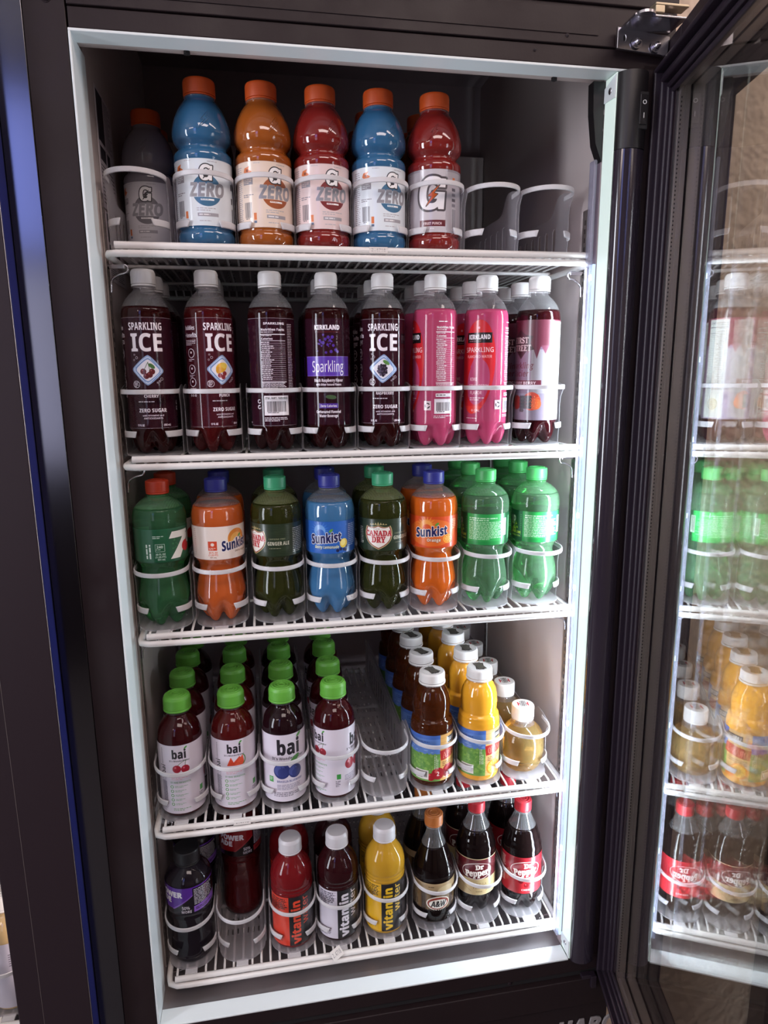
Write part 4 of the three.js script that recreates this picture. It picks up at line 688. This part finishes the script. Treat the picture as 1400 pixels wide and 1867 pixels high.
function embossedBolt(prof) {
  const at = radiusOf(prof), line = (pts) => tube(pts.map(([x, y]) => { const r = at(y) + 0.0001, a = x / 0.038; return [r * Math.sin(a), y, r * Math.cos(a)]; }), 0.00055, 24, 6);
  return merge([line([[-0.0075, 0.1455], [-0.003, 0.1515], [0.0015, 0.1575]]), line([[0.0015, 0.1575], [-0.001, 0.1572], [-0.0035, 0.157]]), line([[-0.0035, 0.157], [0.001, 0.1625], [0.007, 0.169]]), line([[0.007, 0.169], [0.0045, 0.163], [0.004, 0.161]]), line([[0.004, 0.161], [0.0062, 0.1602], [0.0075, 0.1598]]), line([[0.0075, 0.1598], [0.0005, 0.152], [-0.0075, 0.1455]])]);
}
function kind(name, spec) {
  const fill = spec.fill, prof = smooth(spec.body, 0.003), below = fill ? prof.filter((p, i) => p[1] <= fill || i < 3) : prof;
  if (fill) { const rr = radiusOf(prof)(fill); below.push([rr, fill], [0, fill]); }
  const above = fill ? [[radiusOf(prof)(fill), fill + 0.0004], ...prof.filter((p, i) => p[1] > fill + 0.001 && p[0] > 0.006)] : null;
  const neck = spec.neck ?? [];
  return {
    name, ...spec, bodyGeo: revolve(below, spec.seg ?? 48, spec.mod),
    shellGeo: above ? revolve([...above, ...neck.filter((p) => p[1] > above.at(-1)[1])], 40) : neck.length ? revolve(neck, 32) : null,
    collarGeo: spec.collar ? revolve([[spec.collar[0] - 0.003, spec.collar[1] - 0.0012], [spec.collar[0], spec.collar[1] - 0.0008], [spec.collar[0], spec.collar[1] + 0.0008], [spec.collar[0] - 0.003, spec.collar[1] + 0.0012]], 32) : null,
    emboss: spec.bolt ? embossedBolt(prof) : null,
    capG: capGeo(...spec.cap, spec.capOpt), bandGeo: spec.band ? revolve([[spec.band[0] - 0.001, spec.band[1]], [spec.band[0], spec.band[1] + 0.0004], [spec.band[0], spec.band[2] - 0.0004], [spec.band[0] - 0.001, spec.band[2]]], 40) : null,
    labelGeo: spec.label ? wrap(radiusOf(prof), spec.label[0], spec.label[1], spec.labelRows ?? 6) : null,
  };
}
const ripple = (n, amp, y0, y1) => (a, r, y) => (y > y0 && y < y1 ? [r + amp * Math.sin((y - y0) / (y1 - y0) * Math.PI * 2 * n), y] : [r, y]);
const K = {
  sports: kind('sports_drink_bottle', { h: 0.218, bolt: true, r: 0.0386, body: [[0, 0.003, 1], [0.022, 0.002], [0.029, 0, 1], [0.0345, 0.0025], [0.0382, 0.009], [0.0386, 0.015], [0.0378, 0.0195], [0.0362, 0.0222], [0.0372, 0.0252, 1], [0.0376, 0.028], [0.0376, 0.1085, 1], [0.0386, 0.1115], [0.0388, 0.116], [0.0378, 0.1205], [0.034, 0.1245], [0.0318, 0.1275], [0.0335, 0.1312], [0.0376, 0.1362], [0.0392, 0.144], [0.0386, 0.152], [0.036, 0.163], [0.0315, 0.1735], [0.0262, 0.1825], [0.0215, 0.188], [0.0198, 0.192], [0.0196, 0.1955, 1], [0, 0.1955]], label: [0.0256, 0.1095], cap: [0.0213, 0.1955, 0.2145], capOpt: { round: 0.0035, knurl: 72, amp: 0.0002 }, collar: [0.0215, 0.1915], band: [0.0207, 0.1932, 0.1955],
    mod: (a, r, y) => (y < 0.014 ? [r * (1 - 0.07 * Math.pow(Math.max(0, Math.cos(6 * a)), 12) * (1 - y / 0.014)), y] : [r, y]), seg: 72 }),
  sparkling: kind('sparkling_water_bottle', { h: 0.2535, r: 0.0336, body: [[0, 0.008, 1], [0.01, 0.006], [0.017, 0.0008], [0.0225, 0.0005], [0.0275, 0.006], [0.031, 0.016], [0.0328, 0.027], [0.0334, 0.036, 1], [0.0334, 0.19, 1], [0.0328, 0.1965], [0.0305, 0.2045], [0.0262, 0.2125], [0.0205, 0.2195], [0.0158, 0.224], [0.0135, 0.2275], [0.0128, 0.2325]], fill: 0.2025, label: [0.0365, 0.1875], labelRows: 1, cap: [0.0166, 0.2335, 0.2532], capOpt: { round: 0.0045, top: 0.86, knurl: 40, amp: 0.0004 }, band: [0.0164, 0.2305, 0.2332], collar: [0.0165, 0.2285], mod: petals(5, 0.036, 0.34, 0.011), seg: 80 }),
  soda: kind('soda_bottle', { h: 0.2215, r: 0.0384, body: [[0, 0.008, 1], [0.01, 0.0065], [0.017, 0.001], [0.0225, 0.0006], [0.0285, 0.007], [0.0335, 0.0165], [0.0366, 0.027], [0.0376, 0.0365], [0.0366, 0.05], [0.0338, 0.066], [0.0312, 0.0775], [0.0302, 0.084], [0.0312, 0.0905], [0.0352, 0.0975], [0.0376, 0.1015], [0.0378, 0.103, 1], [0.0382, 0.151, 1], [0.0386, 0.1555], [0.0387, 0.163], [0.038, 0.1695], [0.036, 0.177], [0.0312, 0.184], [0.0245, 0.19], [0.018, 0.1935], [0.014, 0.1965], [0.0125, 0.2]], fill: 0.18, label: [0.1015, 0.1515], cap: [0.0168, 0.2015, 0.2185], capOpt: { rings: [0.72, 0.4], knurl: 60 }, band: [0.0165, 0.199, 0.2015], collar: [0.0162, 0.197], mod: petals(5, 0.045, 0.3, 0.012), seg: 80 }),
  flavoured: kind('flavoured_water_bottle', { h: 0.213, r: 0.0346, body: [[0, 0.003, 1], [0.02, 0.0015], [0.026, 0, 1], [0.0312, 0.0022], [0.0335, 0.007], [0.0342, 0.0115, 1], [0.0342, 0.1275, 1], [0.0338, 0.133], [0.0322, 0.141], [0.0285, 0.15], [0.0225, 0.158], [0.0175, 0.1635], [0.0163, 0.167], [0.0163, 0.1745, 1], [0, 0.1745]], label: [0.0085, 0.1265], labelRows: 1, cap: [0.0212, 0.1765, 0.1975], capOpt: { round: 0.006, top: 0.86, rings: [0.72, 0.48, 0.25], knurl: 0 }, band: [0.0216, 0.173, 0.1765], collar: [0.018, 0.1695] }),
  juice: kind('juice_bottle', { h: 0.216, r: 0.0366, body: [[0, 0.003, 1], [0.02, 0.0015], [0.0275, 0, 1], [0.0335, 0.003], [0.0358, 0.008], [0.0362, 0.0135, 1], [0.0362, 0.098, 1], [0.0358, 0.1045], [0.035, 0.111], [0.0338, 0.1165], [0.0308, 0.1205], [0.0302, 0.1235], [0.031, 0.129], [0.0313, 0.139], [0.0305, 0.151], [0.0282, 0.161], [0.0245, 0.169], [0.0205, 0.1745], [0.0192, 0.1775], [0.019, 0.181, 1], [0, 0.181]], label: [0.0138, 0.0978], labelRows: 1, cap: [0.0218, 0.1822, 0.1985], capOpt: { round: 0.004, top: 0.93, knurl: 54, amp: 0.0003 }, band: [0.0227, 0.1785, 0.182], collar: [0.0215, 0.177], mod: ripple(7, 0.00035, 0.106, 0.166) }),
  round: kind('round_juice_bottle', { h: 0.13, r: 0.0388, body: [[0, 0.005, 1], [0.014, 0.003], [0.021, 0, 1], [0.0285, 0.0035], [0.0352, 0.015], [0.0384, 0.031], [0.0388, 0.046], [0.0376, 0.058], [0.0338, 0.0695], [0.0265, 0.0785], [0.0195, 0.0845], [0.0157, 0.088], [0.015, 0.091]], fill: 0.083, cap: [0.0196, 0.0955, 0.1175], capOpt: { round: 0.003, knurl: 60, amp: 0.0003 }, band: [0.0192, 0.0922, 0.0952], collar: [0.019, 0.0897], mod: (a, r, y) => (y > 0.02 && y < 0.08 ? [r * (1 + 0.006 * Math.cos(10 * a) * Math.sin((y - 0.02) / 0.06 * Math.PI)), y] : [r, y]), seg: 80 }),
  grip: kind('grip_sports_bottle', { h: 0.207, r: 0.0376, body: [[0, 0.003, 1], [0.018, 0.0015], [0.0245, 0, 1], [0.0312, 0.003], [0.0342, 0.0095], [0.0352, 0.0165], [0.0346, 0.026], [0.0335, 0.04], [0.0328, 0.056], [0.0332, 0.072], [0.0345, 0.083], [0.0352, 0.0875, 1], [0.0342, 0.0895], [0.0355, 0.0915], [0.0346, 0.0938, 1], [0.0362, 0.0965], [0.0372, 0.099, 1], [0.0374, 0.149, 1], [0.0366, 0.1535], [0.032, 0.161], [0.0245, 0.1695], [0.0185, 0.1745], [0.0165, 0.177], [0.0162, 0.18, 1], [0, 0.18]], label: [0.0992, 0.149], cap: [0.0212, 0.179, 0.1985], capOpt: { round: 0.003, knurl: 48, amp: 0.0005 }, band: [0.0206, 0.1765, 0.179], collar: [0.021, 0.175],
    mod: (a, r, y) => { if (y > 0.012 && y < 0.08) { const q = Math.cos(2 * a), s = Math.sin((y - 0.012) / 0.068 * Math.PI), w = Math.abs(Math.sin((y - 0.012) / 0.068 * Math.PI * 2)); return [r - 0.0022 * s * Math.pow(Math.max(0, q), 4) * (0.35 + 0.65 * w), y]; } return [r, y]; }, seg: 72 }),
  vitamin: kind('vitamin_water_bottle', { h: 0.2195, r: 0.0358, body: [[0, 0.003, 1], [0.02, 0.0015], [0.0262, 0, 1], [0.0318, 0.0022], [0.0345, 0.0065], [0.0352, 0.0105, 1], [0.0352, 0.1045, 1], [0.0357, 0.1065], [0.0344, 0.109], [0.0356, 0.112], [0.0344, 0.115], [0.0357, 0.1185], [0.0358, 0.126], [0.035, 0.134], [0.0325, 0.1435], [0.028, 0.152], [0.022, 0.1605], [0.017, 0.166], [0.0152, 0.169], [0.015, 0.174, 1], [0, 0.174]], label: [0.0098, 0.1038], labelRows: 1, cap: [0.0194, 0.1735, 0.1955], capOpt: { round: 0.006, top: 0.86, knurl: 0 }, band: [0.0198, 0.171, 0.1735], collar: [0.018, 0.1695] }),
  contour: kind('contour_soda_bottle', { h: 0.2275, r: 0.0364, body: [[0, 0.009, 1], [0.01, 0.007], [0.0165, 0.0008], [0.022, 0.0006], [0.028, 0.007], [0.0328, 0.0165], [0.035, 0.027], [0.0358, 0.038], [0.0362, 0.044, 1], [0.0362, 0.118, 1], [0.0358, 0.124], [0.0342, 0.1345], [0.0312, 0.146], [0.0268, 0.159], [0.0218, 0.168], [0.017, 0.179], [0.0138, 0.187], [0.0124, 0.192]], fill: 0.164, label: [0.0448, 0.1178], labelRows: 1, cap: [0.0153, 0.1955, 0.2125], capOpt: { rings: [0.72, 0.42], knurl: 54 }, band: [0.015, 0.193, 0.1955], collar: [0.0152, 0.191], mod: (a, r, y) => (y < 0.044 ? petals(5, 0.044, 0.26, 0.011)(a, r, y) : ripple(3, 0.0004, 0.126, 0.168)(a, r, y)), seg: 80 }),
  slim: kind('root_beer_bottle', { h: 0.22, r: 0.0378, body: [[0, 0.008, 1], [0.01, 0.006], [0.0165, 0.0008], [0.0225, 0.0006], [0.0295, 0.004], [0.0348, 0.009], [0.037, 0.0135, 1], [0.0376, 0.09, 1], [0.0366, 0.1], [0.0338, 0.112], [0.029, 0.1265], [0.0238, 0.1405], [0.019, 0.154], [0.0152, 0.163], [0.0128, 0.172], [0.0118, 0.179], [0.0116, 0.184]], fill: 0.148, label: [0.0115, 0.0905], labelRows: 1, cap: [0.0163, 0.187, 0.205], capOpt: { rings: [0.72, 0.42], knurl: 54 }, band: [0.016, 0.1845, 0.187], collar: [0.0158, 0.1825], mod: petals(5, 0.012, 0.1, 0.005), seg: 80 }),
};
K.tallGrip = kind('tall_grip_sports_bottle', { ...K.grip, h: 0.25, body: K.grip.body.map(([r, y, k]) => [r, y < 0.0995 ? y * 1.28 : y + 0.0279, k]), label: [0.1271, 0.1769], cap: [0.0212, 0.2069, 0.2264], band: [0.0206, 0.2044, 0.2069], collar: [0.021, 0.2029], neck: [],
  mod: (a, r, y) => { if (y > 0.016 && y < 0.102) { const q = Math.cos(2 * a), s = Math.sin((y - 0.016) / 0.086 * Math.PI), w = Math.abs(Math.sin((y - 0.016) / 0.086 * Math.PI * 2)); return [r - 0.0026 * s * Math.pow(Math.max(0, q), 4) * (0.35 + 0.65 * w), y]; } return [r, y]; } });
const stampTex = canvasTexture(128, 128, (x) => { x.clearRect(0, 0, 128, 128); x.translate(64, 64); x.rotate(-0.2); x.fillStyle = '#24221f'; x.fillRect(-46, -24, 92, 48); x.fillStyle = '#8d8578'; for (let k = 0; k < 4; k++) for (let p = -42; p < 38; p += 9) x.fillRect(p, -20 + k * 11, 4 + rnd() * 4, 6); });
const redStampTex = canvasTexture(128, 128, (x) => { x.clearRect(0, 0, 128, 128); x.translate(64, 60); x.fillStyle = '#c24a50'; x.fillRect(-26, -34, 52, 9); x.fillStyle = '#4a4644'; for (let k = 0; k < 3; k++) for (let p = -42; p < 38; p += 10) x.fillRect(p, -16 + k * 11, 6, 7); x.fillStyle = '#c24a50'; x.fillRect(-8, 26, 16, 9); });
const stampM = std(lin(1, 1, 1), 0.5, 0, { map: stampTex, transparent: true }), redStampM = std(lin(1, 1, 1), 0.5, 0, { map: redStampTex, transparent: true });
const stampGeo = new Map();
function bottle(k, mats, text, pos, turn, group) {
  const b = thing(k.name, text, 'bottle', pos, turn, group);
  mesh('body', k.bodyGeo, mats.liquid, b);
  if (k.shellGeo) mesh('neck', k.shellGeo, mats.plastic ?? P.clear, b);
  if (k.collarGeo) mesh('collar', k.collarGeo, mats.collar ?? mats.plastic ?? P.clear, b);
  if (k.labelGeo && mats.label) mesh('label', k.labelGeo, mats.label, b);
  if (k.emboss) mesh('embossed_bolt', k.emboss, mats.liquid, b);
  const cap = mesh('cap', k.capG, mats.cap, b);
  if (k.bandGeo) mesh('tamper_band', k.bandGeo, mats.cap, cap);
  if (mats.stamp) { if (!stampGeo.has(k)) { const r = k.cap[0] * 0.84; stampGeo.set(k, new THREE.CylinderGeometry(r, r, 0.0003, 28).translate(0, k.cap[2] + 0.0003, 0)); } mesh('cap_stamp', stampGeo.get(k), mats.stamp, cap).rotation.y = mats.stampTurn ?? 0; }
  return b;
}
// turn that shows the label's front at the given place across the visible width (-1 .. 1)
function face(x, z, f) { return Math.atan2(0.2019 - x, 0.9347 - z) + Math.asin(Math.max(-0.98, Math.min(0.98, f))); }
const NTH = ['', 'second', 'third', 'fourth', 'fifth'];
// a lane: front bottle, then copies behind it
function lane(shelf, i, k, mats, text, short, o = {}) {
  const x = o.x ?? laneX(i), z = o.z ?? -0.064 - k.r, y = SHELF_Y[shelf] + 0.0001, g = o.group;
  if (o.tray !== false) tray(shelf, i, o.tray ?? `clear plastic lane tray with a front hoop round the ${short}`, x);
  const first = bottle(k, mats, text, [x, y, z], face(x, z, o.f ?? 0), g);
  const rows = o.rows ?? 1, gap = o.gap ?? 2 * k.r + 0.006;
  for (let n = 1; n < rows; n++) {
    const m = o.back?.[n - 1];
    const label = `${m?.text ?? o.kindText}, ${n === 1 ? 'directly' : NTH[n] + ' in line'} behind the ${short}`, xx = x + (rnd() - 0.5) * 0.0014, zz = z - n * gap;
    if (m?.mats) bottle(m.kind ?? k, m.mats, label, [xx, y, zz], face(xx, zz, m.f ?? (o.f ?? 0)), g);
    else copyOf(first, k.name, label, 'bottle', [xx, y, zz], face(xx, zz, (o.f ?? 0) + (rnd() - 0.5) * 0.3), g);
  }
  return first;
}
// ---- top shelf
{
  const G = 'sports drinks on the top shelf', kt = 'orange-capped sports drink', m = (q, l) => ({ liquid: Q[q], label: L[l], cap: P.capOrange, collar: P.clear });
  const back = (q, l, text, f = 0.1) => ({ mats: m(q, l), text, f });
  lane(0, 0, K.sports, m('greyIce', 'zeroGrey'), 'cloudy grey sports drink with orange cap, pushed back from the tray front', 'cloudy grey sports drink', { f: -0.2, z: -0.228, x: 0.05, rows: 2, group: G, kindText: kt, back: [back('redPunch', 'zeroRed', 'red drink with orange cap')] });
  lane(0, 1, K.sports, m('blueIce', 'zeroBlue'), 'blue sports drink with a round blue logo at the centre of its label', 'blue sports drink with centred logo', { f: 0.08, x: 0.1385, rows: 3, group: G, kindText: kt, back: [back('redPunch', 'zeroRed', 'red drink with orange cap'), back('blueIce', 'zeroBlue', 'blue drink with orange cap')] });
  lane(0, 2, K.sports, m('orangeIce', 'zeroOrange'), 'orange sports drink with a cream label', 'orange sports drink', { f: 0.4, x: 0.2205, rows: 3, group: G, kindText: kt, back: [back('orangeIce', 'zeroOrange', 'orange drink with orange cap'), back('orangeIce', 'zeroOrange', 'orange drink with orange cap')] });
  lane(0, 3, K.sports, m('redPunch', 'zeroRed'), 'red sports drink with a pale pink label and grey lettering', 'red sports drink with pink label', { f: 0.38, x: 0.3015, rows: 3, group: G, kindText: kt, back: [back('redPunch', 'zeroRed', 'dark red drink with orange cap'), back('redPunch', 'zeroRed', 'red drink with orange cap')] });
  lane(0, 4, K.sports, m('blueIce', 'zeroBlue'), 'blue sports drink with its logo turned to one side beside the fruit punch', 'blue sports drink with turned logo', { f: 0.52, x: 0.3835, rows: 3, group: G, kindText: kt, back: [back('redPunch', 'punch', 'red drink with orange cap'), back('redPunch', 'punch', 'red drink with orange cap')] });
  lane(0, 5, K.sports, m('redPunch', 'punch'), 'red fruit punch sports drink with a large white letter on a silver label', 'red fruit punch sports drink', { f: -0.04, x: 0.4655, rows: 3, group: G, kindText: kt, back: [back('orangeIce', 'zeroOrange', 'orange drink with orange cap'), back('redPunch', 'punch', 'red drink with orange cap')] });
  tray(0, 6, 'empty clear lane tray beside the red fruit punch on the top shelf'); tray(0, 7, 'empty clear lane tray next to the wall and led post on the top shelf');
}
// ---- second shelf
{
  const G = 'sparkling waters on the second shelf', kt = 'white-capped sparkling water', m = (q, l) => ({ liquid: Q[q], label: L[l], cap: P.capWhite });
  lane(1, 0, K.sparkling, m('darkCherry', 'iceCherry'), 'dark sparkling water with a cherry ice cube on its print', 'cherry sparkling water', { f: -0.08, x: 0.0485, rows: 3, group: G, kindText: kt });
  lane(1, 1, K.sparkling, m('darkRed', 'iceLemon'), 'red sparkling water with a yellow fruit ice cube print', 'yellow-fruit sparkling water', { f: 0.45, x: 0.1335, rows: 3, group: G, kindText: kt });
  lane(1, 2, K.sparkling, m('purpleRed', 'iceCherry'), 'dark sparkling water turned to show its white nutrition table', 'nutrition table sparkling water', { f: 0.05, x: 0.222, rows: 3, group: G, kindText: kt }).rotation.y = face(0.222, -0.1, 0.05) + 0 - 2.13;
  lane(1, 3, K.sparkling, m('purpleRed', 'kirkPurple'), 'dark sparkling water with a purple band on its label', 'purple band sparkling water', { f: 0, x: 0.303, rows: 3, group: G, kindText: kt });
  lane(1, 4, K.sparkling, m('darkCherry', 'iceBerry'), 'dark sparkling water with a blackberry ice cube print', 'blackberry sparkling water', { f: 0.02, x: 0.3865, rows: 3, group: G, kindText: kt });
  lane(1, 5, K.sparkling, m('pink', 'kirkPink'), 'pink sparkling water turned to its nutrition table and bar code', 'pink sparkling water with bar code', { f: 0, x: 0.4675, rows: 3, group: G, kindText: kt }).rotation.y = face(0.468, -0.1, 0.5) - 64 / 33.6;
  lane(1, 6, K.sparkling, m('pink', 'kirkPink'), 'pink sparkling water with a red oval and black name plate', 'pink sparkling water with red oval', { f: -0.42, x: 0.5485, rows: 3, group: G, kindText: kt });
  lane(1, 7, K.sparkling, m('plum', 'first'), 'dark berry sparkling water with a silver label beside the led post', 'silver-label sparkling water', { f: -0.75, x: 0.633, rows: 3, group: G, kindText: kt, gap: 0.076 });
}
// ---- middle shelf
{
  const G = 'pinched sodas on the middle shelf', m = (q, l, cap, plastic) => ({ liquid: Q[q], label: L[l], cap: P[cap], plastic: P[plastic ?? 'clear'] });
  lane(2, 0, K.soda, m('greenDark', 'seven', 'capRed', 'greenClear'), 'green lemon-lime soda with a red cap and a dark green label', 'red-capped green soda', { f: 0.2, x: 0.0455, rows: 2, group: G, kindText: 'green soda' });
  lane(2, 1, K.soda, m('orangeSoda2', 'sunZero', 'capBlue'), 'orange soda with a blue cap and a cream label', 'cream-label orange soda', { f: 0.05, x: 0.13, rows: 2, group: G, kindText: 'orange soda with blue cap', back: [{ text: 'orange soda with blue cap', mats: m('orangeSoda', 'sunOrange', 'capBlue') }] });
  lane(2, 2, K.soda, m('olive', 'canada', 'capTeal', 'oliveClear'), 'ginger ale with a green cap, its shield logo turned away', 'ginger ale with turned shield', { f: -0.85, x: 0.218, rows: 2, group: G, kindText: 'ginger ale with green cap' });
  lane(2, 3, K.soda, m('blueSoda', 'sunBlue', 'capBlue'), 'blue berry lemonade soda with a blue cap', 'blue soda', { f: -0.16, x: 0.301, rows: 2, group: G, kindText: 'blue soda with blue cap' });
  lane(2, 4, K.soda, m('olive', 'canada', 'capTeal', 'oliveClear'), 'ginger ale with a green cap and its red and white shield in front', 'ginger ale with shield in front', { f: -0.18, x: 0.385, rows: 2, group: G, kindText: 'ginger ale with green cap' });
  lane(2, 5, K.soda, m('orangeSoda', 'sunOrange', 'capBlue'), 'orange soda with a blue cap and a bright orange label', 'bright orange soda', { f: -0.08, x: 0.468, rows: 2, group: G, kindText: 'orange soda with blue cap' });
  lane(2, 6, K.soda, m('green', 'greenSoda', 'capGreen', 'greenClear'), 'green soda showing its ingredients panel beside the bright orange soda', 'green soda beside the orange one', { f: -0.3, x: 0.5545, rows: 3, group: G, kindText: 'green soda with green cap' });
  lane(2, 7, K.soda, m('green', 'greenSoda', 'capGreen', 'greenClear'), 'green soda beside the led post, showing part of its logo', 'green soda beside the led post', { f: -0.06, x: 0.6415, rows: 3, group: G, kindText: 'green soda with green cap' });
}
// ---- fourth shelf
{
  const G = 'green-capped flavoured waters on the fourth shelf', m = (q, l) => ({ liquid: Q[q], label: L[l], cap: P.capLime }), kt = 'green-capped flavoured water';
  lane(3, 0, K.flavoured, m('berry', 'baiCherry'), 'green-capped cherry water in the lane against the wall', 'cherry water next to the wall', { f: -0.1, x: 0.0515, rows: 4, gap: 0.084, group: G, kindText: kt });
  lane(3, 1, K.flavoured, m('melon', 'baiMelon'), 'green-capped flavoured water with watermelon slices', 'watermelon water', { f: 0.0, x: 0.1345, rows: 4, gap: 0.084, group: G, kindText: kt });
  lane(3, 2, K.flavoured, m('blueberry', 'baiBlue'), 'green-capped flavoured water with two blueberries', 'blueberry water', { f: 0.12, x: 0.2155, rows: 4, gap: 0.084, group: G, kindText: kt });
  lane(3, 3, K.flavoured, m('berry', 'baiCherry'), 'green-capped cherry water turned sideways beside the empty tray', 'sideways cherry water', { f: -0.75, x: 0.299, rows: 4, gap: 0.084, group: G, kindText: kt });
  tray(3, 4, 'empty clear lane tray between the cherry water and the apple juice');
  const J = 'juice bottles on the fourth shelf', jm = (q, l, t) => ({ liquid: Q[q], label: L[l], cap: P.capWhite, stamp: stampM, stampTurn: t });
  lane(3, 5, K.juice, jm('appleDark', 'apple', 0.4), 'brown apple juice with a white stamped cap and apples on the label', 'brown apple juice', { f: 0.25, x: 0.467, rows: 5, gap: 0.081, group: J, kindText: 'brown apple juice with stamped white cap' });
  lane(3, 6, K.juice, jm('orangeJuice', 'orange', 0.1), 'yellow orange juice with a white stamped cap', 'yellow orange juice', { f: 0.2, x: 0.5505, rows: 5, gap: 0.081, group: J, kindText: 'orange juice with stamped white cap' });
  lane(3, 7, K.round, { liquid: Q.appleClear, cap: P.capWhite, stamp: redStampM, stampTurn: 0.2 }, 'small round bottle of pale apple juice with a white cap', 'small round apple juice', { f: 0, x: 0.6335, z: -0.106, rows: 5, gap: 0.094, group: 'small round apple juices', kindText: 'small round apple juice with white cap' });
}
// ---- bottom shelf
{
  const G = 'bottles on the bottom shelf';
  lane(4, 0, K.grip, { liquid: Q.grape, label: L.powPurple, cap: P.capBlack, collar: P.capBlack }, 'dark grape sports drink with black cap and purple label', 'front grape sports drink', { f: -0.55, x: 0.0485, rows: 2, group: G, kindText: 'dark grape sports drink with purple label', gap: 0.1 });
  lane(4, 1, K.tallGrip, { liquid: Q.fruitRed, label: L.powRed, cap: P.capBlack, collar: P.capBlack }, 'dark red sports drink pushed back in its tray, red label half hidden', 'dark red sports drink', { f: -0.1, x: 0.1315, z: -0.19, rows: 1, group: G, tray: 'clear lane tray with an empty front before the dark red sports drink' });
  const v = (q, l) => ({ liquid: Q[q], label: L[l], cap: P.capMilk, collar: P.clear });
  lane(4, 2, K.vitamin, v('vitRed', 'vitRed'), 'red vitamin water with a white cap and a red and black label', 'red vitamin water', { f: -0.02, x: 0.219, rows: 2, group: G, kindText: 'red vitamin water' });
  lane(4, 3, K.vitamin, v('vitDark', 'vitWhite'), 'dark vitamin water with a white cap and a white and black label', 'white-label vitamin water', { f: 0.12, x: 0.299, rows: 2, group: G, kindText: 'dark vitamin water' });
  lane(4, 4, K.vitamin, v('vitYellow', 'vitYellow'), 'yellow vitamin water with a white cap and a yellow and black label', 'yellow vitamin water', { f: 0.0, x: 0.3825, rows: 2, group: G, kindText: 'yellow vitamin water' });
  lane(4, 5, K.slim, { liquid: Q.cola, label: L.rootBeer, cap: P.capBrown }, 'root beer with an orange-brown cap and a wooden-barrel label', 'root beer', { f: 0.15, x: 0.472, rows: 2, group: G, kindText: 'dark soda', back: [{ kind: K.slim, text: 'dark root beer', mats: { liquid: Q.cola, label: L.rootBeer, cap: P.capBrown } }] });
  lane(4, 6, K.contour, { liquid: Q.cola, label: L.vanilla, cap: P.capCrimson }, 'dark soda with a red cap and a maroon and cream label', 'maroon and cream soda', { f: 0.05, x: 0.5545, z: -0.113, rows: 2, group: G, kindText: 'dark soda with red cap' });
  lane(4, 7, K.contour, { liquid: Q.cola, label: L.cherry, cap: P.capCrimson }, 'dark cherry soda with a red cap and an all red label', 'all red label soda', { f: 0.2, x: 0.638, rows: 2, group: G, kindText: 'dark soda with red cap' });
}
// behind the glass of the closed cooler
tray(4, 0, 'clear lane tray behind the glass of the closed cooler', -0.236, 0.005);
bottle(K.flavoured, { liquid: Q.paleJuice, label: L.pale, cap: P.capWhite, collar: P.clear }, 'pale juice bottle with a lavender label behind the glass of the closed cooler', [-0.236, 0.0051, -0.1], 0.5);
{
  const l = thing('led_light', 'short led strip inside the closed cooler', 'light fixture', [-0.19, 0.3, -0.06]);  // unseen strip put behind the frame to light the closed cooler
  mesh('led_board', box(-0.004, 0.004, -0.25, 0.25, -0.008, 0.0), std(lin(0.8, 0.8, 0.8), 0.4, 0, { emissive: lin(1, 0.9, 0.8), emissiveIntensity: 1 }), l);
  areaLight(0.01, 0.48, WARM, 14, [-0.196, 0.3, -0.064], [-1, 0.3, -0.2]);
}
renderer.render(scene, camera);
